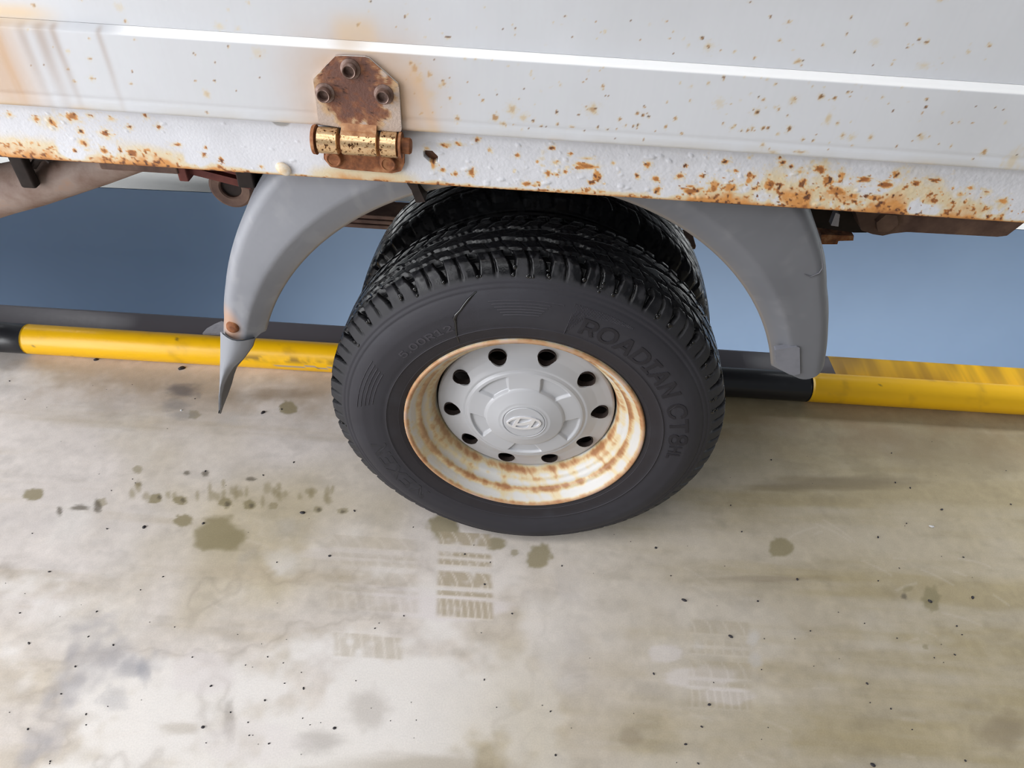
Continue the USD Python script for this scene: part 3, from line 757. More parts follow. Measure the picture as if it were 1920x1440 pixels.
# leaf wrap from plate to the middle knuckle
tg = [(BY - 0.0003, BZ0 + 0.006), (HP, BZ0 + 0.006)] + [(PYC - (KR + 0.0008) * math.sin(a_), PZ + (KR + 0.0008) * math.cos(a_)) for a_ in np.linspace(0.25, 0.62, 6)] + [(PYC - KR * 0.6, PZ), (BY + 0.002, PZ + 0.002)]
tm = trimesh.creation.extrude_polygon(Polygon(tg).buffer(0), X_(707, 272) - X_(637, 267) - 0.002, engine='earcut')
tm.vertices = np.stack([X_(637, 267) + 0.001 + tm.vertices[:, 2], tm.vertices[:, 0], tm.vertices[:, 1]], -1)
tm.fix_normals()
put('plate_tongue', tm, mat_noise('tongue_rust', [(0.3, S(128, 80, 52)), (0.5, S(178, 128, 88)), (0.68, S(206, 170, 132))], 70, rough=0.55, spec=0.4, bump=0.15), HINGE, smooth=40)
LY = RY - 0.004
lp = Polygon([at(x, y, 1, LY)[[0, 2]] for x, y in [(607, 270), (607, 298), (620, 313), (642, 317), (735, 325), (752, 321), (758, 308), (758, 276)]]).buffer(-0.003).buffer(0.003)
put('hinge_leaf', extrude_y(lp, RY + 0.0003, LY), M_rust, HINGE, smooth=30, label='rust orange lower hinge leaf on the rail')
for px, py in ((626, 298), (728, 307)):
    q = at(px, py, 1, LY - 0.002)
    put('rivet', lathe([(0.0, -0.0032), (0.0056, -0.0034), (0.0064, -0.0042), (0.0074, -0.004), (0.0082, -0.0028), (0.0096, 0.0002)], (q[0], LY, q[2]), n=36), M_rust, HINGE, smooth=40)

# ------------------------------------------------------------------ mudguards
AC = np.array([-0.016, 0.339])
ZTOP = BZ0 - 0.002


def guard(a0, a1, outer, ends, colf, n=150):
    """A quarter shell about the arc centre: flange, side face, rounded shoulder, top. outer(a) is the face's outer radius; ends(a, s) trims the lower end."""
    A = np.radians(np.linspace(a0, a1, n))
    rows = []
    for a in A:
        R0, R1 = 0.366, outer(math.degrees(a))
        prof = [(R0 + 0.001, 0.0235), (R0 - 0.0008, 0.0205), (R0 + 0.0003, 0.0180), (R0 + 0.0013, 0.0164), (R0 + 0.0075, 0.0092), (R0 + 0.0137, 0.0024), (R0 + 0.0152, 0.0014), (R0 + 0.0168, 0.0006), (R0 + 0.0200, 0.0)]
        for f in np.linspace(0.25, 1, 5):
            prof.append((R0 + 0.020 + (R1 - 0.016 - R0 - 0.020) * f, 0.0))
        prof += [(R1 - 0.016 + 0.016 * math.sin(b), 0.016 - 0.016 * math.cos(b)) for b in np.linspace(0.25, math.pi / 2, 6)]
        prof += [(R1 + 0.004, 0.06), (R1 + 0.006, 0.15), (R1 + 0.004, 0.30), (R1 + 0.001, 0.30), (R1 - 0.001, 0.06), (R1 - 0.004, 0.018), (R0 + 0.024, 0.003), (R0 + 0.016, 0.0045), (R0 + 0.001, 0.0235)]
        rows.append(prof)
    rows = np.array(rows)
    rad, dep = rows[..., 0], rows[..., 1]
    AA = ends(A, rad, dep)
    sink = np.clip(dep, 0, 0.024) * 0.95 * (1 - smooth01(rad, 0.380, 0.392))
    P = np.stack([AC[0] + rad * np.sin(AA), dep, np.minimum(AC[1] + rad * np.cos(AA) - sink, ZTOP)], -1)
    return P, colf(P, AA, rad)


def guard_colour(P, AA, rad):
    n = fbm2(P[..., 0], P[..., 2], 14, 4, 15)
    c = np.zeros(P.shape) + S(138, 140, 147)
    c = mixc(c, S(126, 128, 135), smooth01(n, .4, .7) * .7)
    c = mixc(c, S(154, 155, 160), smooth01(fbm2(P[..., 0] * 2, P[..., 2], 40, 3, 25), .58, .72) * .5)
    edge = np.exp(-((rad - 0.3658) / 0.0012) ** 2)
    return mixc(c, S(172, 160, 146), edge * .8)


outL = lambda a: 0.4150 + 0.026 * smooth01(-a, 70, 45)
outL = lambda a: float(np.interp(-a, [0, 40, 46, 55, 63, 71, 80], [0.455, 0.449, 0.443, 0.431, 0.421, 0.414, 0.412]))
outR = lambda a: float(np.interp(a, [0, 43, 53, 59, 68, 75, 85], [0.470, 0.462, 0.450, 0.440, 0.432, 0.428, 0.426]))


def endsL(A, rad, dep):
    AA = np.repeat(A[:, None], rad.shape[1], 1)
    lim = -np.radians(71.8 + 4.2 * np.clip((rad - 0.366) / 0.05, 0, 1) + 1.2 - 3.0 * np.clip((0.372 - rad) / 0.006, 0, 1))
    s = (A - A[0]) / (A[-1] - A[0])
    return lim + s[:, None] * (A[-1] - lim)


def endsR(A, rad, dep):
    f = np.clip((rad - 0.366) / (0.43 - 0.366), 0, 1)
    lim = np.radians(71.0 + 4.2 * np.sin(np.pi * np.clip(f, 0, 1)) ** 0.8 + 2.6 * f)
    s = (A - A[-1]) / (A[0] - A[-1])
    return lim + s[:, None] * (A[0] - lim)


P, c = guard(-76, -21.6, outL, endsL, guard_colour)
q = at(430, 611, 1, 0.0)
d = np.hypot((P[..., 0] - q[0]) / 0.016, (P[..., 2] - q[2]) / 0.034)
c = mixc(c, S(176, 138, 112), (1 - smooth01(d, .3, 1.2)) * (P[..., 1] < .02) * .85)
FEND = put('mudguard', grid_mesh(P), M_fender, TRUCK, color=c, smooth=True, label='grey plastic mudguard left of the wheel with a torn flap below')
put('screw', lathe([(0, -0.0035), (0.004, -0.004), (0.0075, -0.0025), (0.009, 0.0012)], (q[0] + .004, 0.0, q[2] - .002), n=24), M_rust, FEND, smooth=True, label='rusted screw at the lower end')
P, c = guard(-20.4, -7.5, lambda a: 0.42, lambda A, r, d: np.repeat(A[:, None], r.shape[1], 1), guard_colour, 30)
MID = put('mudguard', grid_mesh(P), M_fender, TRUCK, color=c, smooth=True, label='short grey mudguard piece just above the tyre top')
sm_ = [at(x, y_, 1, 0.003)[[0, 2]] for x, y_ in [(764, 342), (781, 342), (784, 352), (796, 377), (781, 378), (773, 356)]]
put('seam_rubber', extrude_y(Polygon(sm_).buffer(.0008), 0.002, 0.03), M_dark, MID, label='black rubber closing the split beside the piece')
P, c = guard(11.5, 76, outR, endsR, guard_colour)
c = c * 0.56  # dimmer light of the right side put into this guard's colour
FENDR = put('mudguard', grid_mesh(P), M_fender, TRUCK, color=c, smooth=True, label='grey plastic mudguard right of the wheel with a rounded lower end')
# reinforcing patch and a dent crease on the right one
pp = [at(x, y, 1, -0.001)[[0, 2]] for x, y in [(1453, 655), (1494, 649), (1499, 651), (1500, 700), (1488, 703), (1466, 692), (1456, 680)]]
put('patch', extrude_y(Polygon(pp).buffer(-.001).buffer(.001), 0.006, -0.0022), M_chip if False else mat_noise('patch_grey', [(0.3, S(112, 113, 121)), (0.7, S(124, 125, 133))], 40, rough=0.55), FENDR, smooth=30)
cr = [at(x, y, 1, -0.0006) for x, y in [(1537, 455), (1541, 480), (1543, 502), (1536, 512), (1520, 519), (1508, 514)]]
put('crease', tube(np.array(cr), [0.0003, 0.0005, 0.0008, 0.0009, 0.0007, 0.0003], 8), M_fender2, FENDR, smooth=True)
# the torn flap hanging from the left mudguard
tt = np.linspace(0, 1, 40)
so = np.array([at(np.interp(t, [0, .25, .5, .75, 1], [413, 413, 412, 411, 412]), np.interp(t, [0, .25, .5, .75, 1], [622, 662, 705, 745, 776]), 1, 0.002) for t in tt])
EY_ = [634, 650, 672, 688, 704, 720, 740, 776]
yy_ = 634 + 142 * tt
se = np.array([at(np.interp(v, EY_, [478, 472, 456, 438, 427, 419, 414.5, 413]), v, 1, 0.004) for v in yy_])
rows = []
for i in range(40):
    front = [so[i] * (1 - f) + se[i] * f + np.array([0, -0.012 * math.sin(math.pi * f) * (1 - tt[i]), 0]) for f in np.linspace(0, 1, 8)]
    dk = at(np.interp(yy_[i], [634, 650, 672, 688, 704, 720, 740, 760, 778], [480, 475, 459, 445, 439, 435, 428, 420, 414]), yy_[i] - 1, 1, 0.04)
    back = [se[i] + (dk - se[i]) * f for f in np.linspace(0.2, 1, 5)]
    rows.append(front + back)
P = np.array(rows)
V, F = grid_mesh(P)
fm = trimesh.Trimesh(V, F, process=False)
nrm = fm.vertex_normals * 0.0022
V2 = np.vstack([V, V - nrm])
F2 = np.vstack([F, F[:, ::-1] + len(V)])
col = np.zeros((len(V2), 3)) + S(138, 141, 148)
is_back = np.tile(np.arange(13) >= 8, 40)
col[np.concatenate([is_back, is_back])] = S(58, 56, 55)  # inner side painted dark: underside dirt with the hollow's shade put in
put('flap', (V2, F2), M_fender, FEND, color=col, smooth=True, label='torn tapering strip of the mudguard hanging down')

# ------------------------------------------------------------------ wheels
def pchip(pts, n):
    from scipy.interpolate import PchipInterpolator
    pts = np.array(pts, float)
    s = np.concatenate([[0], np.cumsum(np.hypot(*np.diff(pts, axis=0).T))])
    u = np.linspace(0, s[-1], n)
    return np.stack([PchipInterpolator(s, pts[:, 0])(u), PchipInterpolator(s, pts[:, 1])(u)], -1)


TC = 0.0735                                   # the tread's middle, measured from the rim's lip
half = [(0.168, 0.016), (0.1755, 0.009), (0.180, 0.004), (0.1865, 0.0005), (0.191, -0.0008), (0.200, -0.0030), (0.2035, -0.0040), (0.205, -0.0048), (0.2065, -0.0044), (0.215, -0.0058), (0.225, -0.0068), (0.238, -0.0068), (0.248, -0.0050), (0.256, -0.0018),
        (0.2600, 0.0006), (0.2615, 0.0022), (0.2630, 0.0020), (0.2660, 0.0034), (0.2675, 0.0050), (0.2690, 0.0050), (0.274, 0.0080), (0.282, 0.0132), (0.289, 0.0185), (0.2935, 0.0235), (0.2955, 0.0300), (0.2962, 0.0400), (0.2968, 0.0550), (0.2970, TC)]
side = pchip(half, 120)
TP = np.vstack([side, np.stack([side[::-1][1:, 0], 2 * TC - side[::-1][1:, 1]], -1)])
NP = 40


def make_tyre(y_off, wet, seed):
    nt = NP * (30 if wet < 2 else 18)
    th = np.linspace(0, 2 * np.pi, nt, endpoint=False)
    r = np.repeat(TP[None, :, 0], nt, 0)
    y = np.repeat(TP[None, :, 1], nt, 0)
    T = np.repeat(th[:, None], len(TP), 1)
    dr = np.gradient(TP[:, 0])
    dy = np.gradient(TP[:, 1])
    L = np.hypot(dr, dy)
    nr, ny = dy / L, -dr / L                          # outward normal of the profile
    back = y > TC
    yy = np.where(back, 2 * TC - y, y)                # distance from the outer face, both shoulders alike
    ph = (T * NP / (2 * np.pi) + np.where(back, 0.5, 0.0)) % 1.0
    depth = np.zeros_like(r)
    sh = smooth01(r, 0.2712, 0.2755) * (1 - smooth01(yy, 0.0345, 0.0365))       # shoulder lugs
    skew = 0.18 * smooth01(yy, 0.012, 0.04)
    d1 = np.abs(((ph + skew) % 1.0) - 0.30)
    d2 = np.abs(((ph + skew) % 1.0) - 0.80)
    wslot = 0.035 + 0.085 * smooth01(yy, 0.012, 0.028)
    depth += sh * 0.0075 * (1 - smooth01(d1, wslot, wslot + 0.04)) * smooth01(r, 0.272, 0.286)
    depth += sh * 0.0035 * (1 - smooth01(d2, 0.02, 0.055)) * smooth01(r, 0.272, 0.282)
    tri = lambda x: np.abs((x % 1.0) * 2 - 1)
    for y0, w, a, dd in [(0.0385, 0.0016, 0.0028, 0.006), (0.0600, 0.0022, 0.0042, 0.007)]:
        zz = y0 + a * (tri(ph) - 0.5)
        depth = np.maximum(depth, 0.6 * dd * (1 - smooth01(np.abs(yy - zz), w, w + 0.0012)))
    rib = smooth01(yy, 0.041, 0.043) * (1 - smooth01(yy, 0.055, 0.057))
    depth = np.maximum(depth, rib * 0.0012 * (1 - smooth01(np.abs(((ph * 2 + yy * 30) % 1.0) - 0.5), 0.05, 0.10)))
    mid = smooth01(yy, 0.064, 0.066)
    depth = np.maximum(depth, mid * 0.0012 * (1 - smooth01(np.abs(((ph + yy * 40) % 1.0) - 0.5), 0.03, 0.06)))
    depth = depth * (0.3 if wet > 1 else 1.0)
    r2 = r - depth * nr[None, :]
    y2 = y - depth * ny[None, :]
    X = r2 * np.sin(T)
    Z = r2 * np.cos(T)
    # where the tyre meets the floor it flattens and the sidewall bulges a little
    low = np.clip(-(WZ) - Z, 0, None)
    y2 = y2 + np.sign(y2 - TC) * (low * 0.6 + 0.004 * np.exp(-((Z + 0.255) / 0.03) ** 2) * np.exp(-(X / 0.1) ** 2))
    Z = np.maximum(Z, -WZ)
    P = np.stack([X, y2 + y_off, Z], -1)
    W = to_world(P)
    n = fbm2(X * 1.0, Z * 1.0 + y2, 18, 4, seed)
    col = np.zeros(P.shape) + S(50, 49, 54)
    warm = smooth01(0.215 - r, 0, 0.02)
    col = mixc(col, S(44, 41, 44), warm)
    col = mixc(col, S(56, 56, 62), smooth01(n, .5, .75) * .5)
    col = mixc(col, S(46, 46, 48), smooth01(r, .270, .276) * (1 - smooth01(yy, .03, .036)) * .7)
    # black fluid has run over the tread and the top
    up = Z / 0.29
    fl = smooth01(yy, 0.022, 0.034) * smooth01(up, -0.25, 0.35)
    edge = 0.30 * (fbm2(T * 6 / np.pi * 3, yy * 40, 3, 3, seed + 4) - 0.5)
    fl = np.maximum(fl, smooth01(r, .274, .279) * smooth01(up + edge, 0.72, 0.90) * smooth01(fbm2(T * 20, yy * 60, 2, 3, seed + 8), .35, .5))
    fl = np.maximum(fl, smooth01(depth, .001, .004) * smooth01(up, -0.5, 0.3))
    if wet > 1:
        fl = smooth01(up + edge, 0.15, 0.5) * smooth01(r, .25, .27)
        fl = np.maximum(fl, 0.6 * smooth01(up, -0.5, 0.5))
    col = mixc(col, S(15, 15, 17), fl * 0.92)
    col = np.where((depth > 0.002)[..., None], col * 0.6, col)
    g = 0.62 - 0.45 * fl * smooth01(fbm2(T * 9, yy * 50, 4, 3, seed + 2), .3, .55)
    return W, col, g


def rim_colour(r, T, y, seed):
    X, Z = r * np.sin(T), r * np.cos(T)
    n = fbm2(T * 5.5, y * 34 + 3, 1.0, 5, seed)
    n2 = fbm2(X, Z, 70, 4, seed + 3)
    return n, n2


AXP = '/World/truck'
# rim of the outer wheel: the turned profile from lip to well and back disc
rim_prof = pchip([(0.1780, 0.0085), (0.1800, 0.0035), (0.1795, 0.0006), (0.1770, -0.0006), (0.1745, 0.0006), (0.1720, 0.0040), (0.1690, 0.0085), (0.1660, 0.0120), (0.1640, 0.0150), (0.1600, 0.0172), (0.1575, 0.0200), (0.1560, 0.0260), (0.1525, 0.0310), (0.1480, 0.0340), (0.1445, 0.0400), (0.1405, 0.0520), (0.1395, 0.0620), (0.1390, 0.0800), (0.1300, 0.0880), (0.09, 0.0900), (0.030, 0.0900)], 110)
nt = 720
th = np.linspace(0, 2 * np.pi, nt, endpoint=False)
T = np.repeat(th[:, None], 110, 1)
r, y = np.repeat(rim_prof[None, :, 0], nt, 0), np.repeat(rim_prof[None, :, 1], nt, 0)
P = np.stack([r * np.sin(T), y, r * np.cos(T)], -1)
n = fbm2(np.cos(T) * 2.1 + 5, np.sin(T) * 2.1, 3.2, 5, 4) * 0.55 + fbm2(P[..., 0] + y, P[..., 2], 75, 4, 9) * 0.45
ring = 1.1 * np.exp(-((y - 0.0190) / 0.0042) ** 2) + 1.0 * np.exp(-((y - 0.047) / 0.008) ** 2) + 0.75 * np.exp(-((y - 0.0015) / 0.0022) ** 2) + 0.35 * np.exp(-((y - 0.033) / 0.003) ** 2)
t = ring * 0.52 + 1.9 * (n - 0.43) + 0.12 * (np.cos(T + 1.2) < 0) * 0
fine = fbm2(P[..., 0] + y * .7, P[..., 2], 210, 3, 12)
t += 0.5 * (fine - 0.5) * smooth01(t, .2, .45)
c = np.zeros(P.shape) + S(198, 196, 193)
t = t - 0.06
for lo, hi, cc in [(0.08, 0.30, S(204, 188, 152)), (0.30, 0.50, S(186, 148, 106)), (0.48, 0.70, S(154, 106, 68)), (0.78, 1.0, S(122, 80, 56))]:
    c = mixc(c, cc, smooth01(t, lo, hi))
left = smooth01(-np.sin(T), 0.35, 0.9) * smooth01(y, .004, .01)
c = mixc(c, S(170, 150, 112), left * .35)
c = mixc(c, S(168, 116, 78), 0.85 * np.exp(-((y + 0.0002) / 0.0016) ** 2) * (0.6 + 0.5 * n))
c = np.where((y > 0.0625)[..., None], S(40, 34, 30), c)
WHEEL = put('wheel_rim', grid_mesh(to_world(P), wrap_u=True, flip=True), M_rim, TRUCK, color=c, smooth=True, label='white steel rim of the outer wheel, streaked with rust')
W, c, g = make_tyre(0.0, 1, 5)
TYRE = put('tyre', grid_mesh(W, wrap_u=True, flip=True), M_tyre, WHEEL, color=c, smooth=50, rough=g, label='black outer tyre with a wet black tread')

# wheel cover: relief in polar steps, then the ten holes
def cover_height(r, th):
    """Depth y of the cover's face (smaller is nearer)."""
    y = np.interp(r, [0, 0.031, 0.0325, 0.036, 0.0395, 0.0575, 0.0600, 0.0620, 0.086, 0.0885, 0.0900, 0.0925, 0.0955, 0.102, 0.112, 0.125, 0.134, 0.1365, 0.1372],
                  [0.0212, 0.0212, 0.0212, 0.0225, 0.0228, 0.0285, 0.0300, 0.0318, 0.0345, 0.0352, 0.0365, 0.0382, 0.0384, 0.0418, 0.0464, 0.0504, 0.0524, 0.0542, 0.0580])
    y = y + 0.0016 * np.exp(-((r - 0.0318) / 0.0007) ** 2)
    ph = ((np.degrees(th) - 32 + 36) % 72) - 36
    w = 13.0 + 230 * (r - 0.06)
    pocket = (1 - smooth01(np.abs(ph), w - 1.3, w + 1.3)) * smooth01(r, 0.0595, 0.0610) * (1 - smooth01(r, 0.0815, 0.0845))
    return y + 0.0042 * pocket


rad = np.unique(np.concatenate([np.linspace(0.0004, 0.1372, 150), [0.031, 0.0318, 0.0325, 0.0595, 0.0615, 0.0885, 0.0925]]))
nth = 360
th = np.linspace(0, 2 * np.pi, nth, endpoint=False)
T, Rr = np.meshgrid(th, rad, indexing='ij')
H = cover_height(Rr, T)
front = np.stack([Rr * np.sin(T), H, Rr * np.cos(T)], -1)
back = np.stack([Rr * np.sin(T), np.minimum(H + 0.003, 0.0605) + 0.0 * H, Rr * np.cos(T)], -1)
k = len(rad)
V = np.vstack([front.reshape(-1, 3), back.reshape(-1, 3), [[0, H[0, 0], 0]], [[0, H[0, 0] + 0.003, 0]]])
Fa = grid_faces(nth, k, True)
Fb = grid_faces(nth, k, True, True) + nth * k
i = np.arange(nth)
j = (i + 1) % nth
o = nth * k
rimf = np.vstack([np.stack([i * k + k - 1, j * k + k - 1, o + j * k + k - 1], 1), np.stack([i * k + k - 1, o + j * k + k - 1, o + i * k + k - 1], 1)])
ca = np.stack([np.full(nth, 2 * o), j * k, i * k], 1)
cb = np.stack([np.full(nth, 2 * o + 1), o + i * k, o + j * k], 1)
cm = trimesh.Trimesh(V, np.vstack([Fa, Fb, rimf, ca, cb]), process=False)
cm.fix_normals()
man = m3.Manifold(m3.Mesh(cm.vertices.astype(np.float32), cm.faces.astype(np.uint32)))
cut = None
for q in range(10):
    a = math.radians(12 + 36 * q)
    e = []
    for u in np.linspace(0, 2 * np.pi, 28, endpoint=False):
        rr2 = 0.1135 + 0.0132 * math.cos(u)
        tt2 = 0.0132 * math.sin(u) * (1 + 0.10 * math.cos(u))
        e.append((rr2 * math.sin(a) + tt2 * math.cos(a), rr2 * math.cos(a) - tt2 * math.sin(a)))
    ex = extrude_y(Polygon(e), 0.02, 0.08)
    mm = m3.Manifold(m3.Mesh(ex.vertices.astype(np.float32), ex.faces.astype(np.uint32)))
    man = man - mm
mm = man.to_mesh()
cvm = trimesh.Trimesh(to_world(mm.vert_properties[:, :3]), mm.tri_verts, process=False)
COVER = put('wheel_cover', cvm, M_cover, WHEEL, smooth=28, label='silver wheel cover with ten round holes')
USED_COVER = COVER
# collars round the holes' inside
for q in range(10):
    a = math.radians(12 + 36 * q)
    e = [(0.1135 + 0.0138 * math.cos(u), 0.0138 * math.sin(u) * (1 + 0.10 * math.cos(u))) for u in np.linspace(0, 2 * np.pi, 28, endpoint=False)]
    e = [(r_ * math.sin(a) + t_ * math.cos(a), r_ * math.cos(a) - t_ * math.sin(a)) for r_, t_ in e]
    ri = Polygon(e)
    ring_ = ri.difference(ri.buffer(-0.0011))
    ex = extrude_y(ring_, 0.0465, 0.0560)
    ex.vertices = to_world(ex.vertices)
    put('hole_collar', ex, M_dark, WHEEL)
# the badge: an oval ring with a slanted letter H
EY = 0.0205
toz = lambda zx, zy: atw(930 + zx / 16.0, 740 + zy / 16.0, EY)
oval_pts = [toz(*q) for q in [(308, 825), (420, 735), (560, 680), (720, 655), (880, 655), (1040, 672), (1180, 710), (1300, 768), (1352, 830), (1340, 890), (1270, 950), (1130, 995), (980, 1018), (820, 1026), (660, 1010), (520, 972), (400, 920), (335, 870)]]
oval = Polygon(oval_pts).buffer(0.0012).buffer(-0.0012)
cx, cz = oval.centroid.x, oval.centroid.y
inner = affinity.scale(oval, 0.90, 0.76, origin=(cx, cz))
st1 = Polygon([toz(*q) for q in [(640, 690), (735, 690), (550, 985), (460, 975)]])
st2 = Polygon([toz(*q) for q in [(1120, 720), (1200, 730), (1010, 1010), (920, 1015)]])
bar = Polygon([toz(*q) for q in [(600, 850), (720, 840), (850, 825), (1000, 785), (1140, 720), (1160, 770), (1020, 850), (880, 890), (740, 905), (590, 900)]])
badge = oval.difference(inner).union(st1.intersection(oval)).union(st2.intersection(oval)).union(bar.intersection(oval)).buffer(0.0002)
parts = [badge] if badge.geom_type == 'Polygon' else list(badge.geoms)
bm = cat(*[extrude_y(g_, 0.0190, 0.0215) for g_ in parts])
bm.vertices = to_world(bm.vertices)
put('emblem', bm, M_chrome, WHEEL, label='raised silver oval emblem with a slanted letter H')


# lettering on the sidewall
def side_y(r):
    return np.interp(r, side[:100, 0], side[:100, 1])


def arc_text(word, r0, hgt, a_mid, stretch=1.0, bold=True, lift=0.0009):
    m = meshkit.text_mesh(word, hgt, 0.001, bold)
    V = m.vertices.copy()
    u = (V[:, 0] - (V[:, 0].min() + V[:, 0].max()) / 2) * stretch
    rr3 = r0 + V[:, 1]
    a = math.radians(a_mid) + u / r0
    Y3 = side_y(rr3) - lift * (V[:, 2] > 0.0005) + 0.0006 * (V[:, 2] <= 0.0005)
    m.vertices = to_world(np.stack([rr3 * np.sin(a), Y3, rr3 * np.cos(a)], -1))
    m.fix_normals()
    return m


def pang(px, py, y=-0.006):
    q_ = atw(px, py, y)
    return math.degrees(math.atan2(q_[0], q_[1])), math.hypot(*q_)


def fit_word(word, r0, hgt, a0, a1, **kw):
    m = meshkit.text_mesh(word, hgt, 0.001, True)
    w = np.ptp(m.vertices[:, 0])
    return arc_text(word, r0, hgt, (a0 + a1) / 2, stretch=math.radians(a1 - a0) * r0 / w, **kw)


put('lettering', fit_word('ROADIAN', 0.2140, 0.0250, pang(1080, 628)[0], pang(1262, 742)[0]), M_letter, WHEEL, label='large moulded lettering at the upper right of the sidewall')
put('lettering', fit_word('CT8', 0.2140, 0.0250, pang(1272, 756)[0], pang(1284, 836)[0]), M_letter, WHEEL, label='moulded lettering at the right of the sidewall')
put('lettering', fit_word('HL', 0.2165, 0.0175, pang(1283, 838)[0], pang(1278, 862)[0]), M_letter, WHEEL, label='small moulded lettering at the lower right of the sidewall')
put('lettering', fit_word('NEXEN', 0.2155, 0.0225, pang(790, 934)[0] % 360, pang(690, 832)[0] % 360, lift=0.0004), M_letter2, WHEEL, label='faint moulded lettering at the lower left of the sidewall')
put('lettering', fit_word('5.00R12', 0.2165, 0.0105, pang(752, 668)[0], pang(846, 612)[0], lift=0.0005), M_ridge, WHEEL, label='small moulded tyre size lettering')


def arc_rib(r0, a0, a1, w=0.0008, lift=0.0009, n=40):
    a = np.radians(np.linspace(a0, a1, n))
    pr = np.array([(-w, 0.0003), (0, -lift), (w, 0.0003)])
    rr4 = r0 + pr[None, :, 0] + 0 * a[:, None]
    P_ = np.stack([rr4 * np.sin(a)[:, None], side_y(rr4) + pr[None, :, 1], rr4 * np.cos(a)[:, None]], -1)
    return trimesh.Trimesh(*grid_mesh(to_world(P_)), process=False)


ribs = []
a0, a1 = pang(920, 586)[0], pang(1034, 590)[0]
for k_ in range(6):
    ribs.append(arc_rib(0.2485 - 0.0042 * k_, a0 + 0.75 * k_, a1 - 0.75 * k_ if k_ else a1 + 3))
put('moulded_rib', cat(*ribs), M_ridge, WHEEL, smooth=False, kind='stuff')
ribs = []
a0, a1 = pang(697, 768)[0], pang(722, 690)[0]
for k_ in range(5):
    ribs.append(arc_rib(0.2475 - 0.0055 * k_, a0 + 0.8 * k_, a1 - 0.8 * k_))
put('moulded_rib', cat(*ribs), M_ridge, WHEEL, smooth=False, kind='stuff')
ribs = []
a0, a1 = pang(1064, 610)[0], pang(1172, 632)[0]
for k_ in range(46):
    f = k_ / 45
    a = math.radians(a0 + (a1 - a0) * f)
    r_in, r_out = 0.2515 - 0.034 * max(0, 1 - f * 4.5) - 0.012 * (1 - f), 0.2535
    rr5 = np.linspace(r_in, r_out, 4)
    P_ = np.array([[((q_) * math.sin(a + s), side_y(q_) + l_, q_ * math.cos(a + s)) for s, l_ in ((-0.0022, .0003), (0, -.0008), (0.0022, .0003))] for q_ in rr5])
    ribs.append(trimesh.Trimesh(*grid_mesh(to_world(P_)), process=False))
put('moulded_rib', cat(*ribs), M_ridge, WHEEL, kind='stuff')
put('moulded_rib', cat(arc_rib(0.205, 0, 360, 0.0006, 0.0007, 240), arc_rib(0.1875, 0, 360, 0.0005, 0.0005, 240)), M_ridge, WHEEL, smooth=True, kind='stuff')

# black fluid: one run down the sidewall and drops caught in the shoulder slots
pts_ = [(893, 548, .0020), (884, 556, .0026), (878, 562, .0034), (870, 572, .0032), (863, 582, .0028), (855, 590, .0036), (852, 597, .0042), (854, 606, .0030), (855, 618, .0026), (856, 628, .0024), (859, 637, .0026), (860, 642, .0014)]
P_ = []
for x, y_, w in pts_:
    q_ = atw(x, y_, 0.0)
    rr6 = math.hypot(*q_)
    for _ in range(4):
        q_ = atw(x, y_, side_y(rr6))
        rr6 = math.hypot(*q_)
    P_.append((q_[0], float(side_y(rr6)) + 0.0004, q_[1]))
run = tube(to_world(np.array(P_)), [w * 0.6 for _, _, w in pts_], 12)
put('fluid_run', run, M_fluid, WHEEL, smooth=True, label='shiny black fluid running down the sidewall')
drops = []
rd = np.random.default_rng(3)
for k_ in range(-11, 12):
    for off, chance in ((0.30, 0.95), (0.80, 0.5)):
        if rd.random() > chance * math.exp(-(k_ / 8) ** 2):
            continue
        a = (k_ + off) * 2 * math.pi / NP
        for m_ in range(rd.integers(2, 6)):
            rr7 = rd.uniform(0.2725, 0.284)
            sp = trimesh.creation.icosphere(2, 1.0)
            s_ = rd.uniform(0.0011, 0.0030)
            sp.vertices = sp.vertices * [s_ * rd.uniform(.6, 1.1), s_ * 0.55, s_ * rd.uniform(.8, 1.7)]
            aa = a + rd.uniform(-.012, .012)
            sp.apply_translation([rr7 * math.sin(aa), float(side_y(rr7)) + 0.0004, rr7 * math.cos(aa)])
            sp.vertices = to_world(sp.vertices)
            drops.append(sp)
put('fluid_drop', cat(*drops), M_fluid, WHEEL, smooth=True, kind='stuff', label='glossy black drops on the tyre shoulder')

# the inner wheel of the pair
W, c, g = make_tyre(0.172, 2, 9)
WHEEL2 = put('wheel_rim', lathe([(0.178, 0.0), (0.165, 0.012), (0.15, 0.03), (0.146, 0.09), (0.06, 0.10), (0.06, 0.11), (0.15, 0.10), (0.165, 0.13), (0.178, 0.146), (0.176, 0.14), (0.176, 0.006)], (0, 0, 0), n=64), M_dark, TRUCK, smooth=35, label='dark rim of the inner wheel')
pr_ = stage.GetPrimAtPath(WHEEL2)
pm_ = UsdGeom.Mesh(pr_)
vv = np.array(pm_.GetPointsAttr().Get(), float)
pm_.GetPointsAttr().Set(Vt.Vec3fArray.FromNumpy(to_world(vv + [0, 0.172, 0]).astype(np.float32)))
nn_ = np.array(pm_.GetNormalsAttr().Get(), float)
pm_.GetNormalsAttr().Set(Vt.Vec3fArray.FromNumpy(np.stack([nn_[:, 0] * WC - nn_[:, 1] * WS, nn_[:, 0] * WS + nn_[:, 1] * WC, nn_[:, 2]], -1).astype(np.float32)))
put('tyre', grid_mesh(W, wrap_u=True, flip=True), M_tyre, WHEEL2, color=c, smooth=50, rough=g, label='oily black inner tyre behind the outer one')
put('axle', cyl(to_world(np.array([0, 0.10, 0])), to_world(np.array([0, 1.5, 0])), 0.045, 24), M_dark, TRUCK, smooth=35)

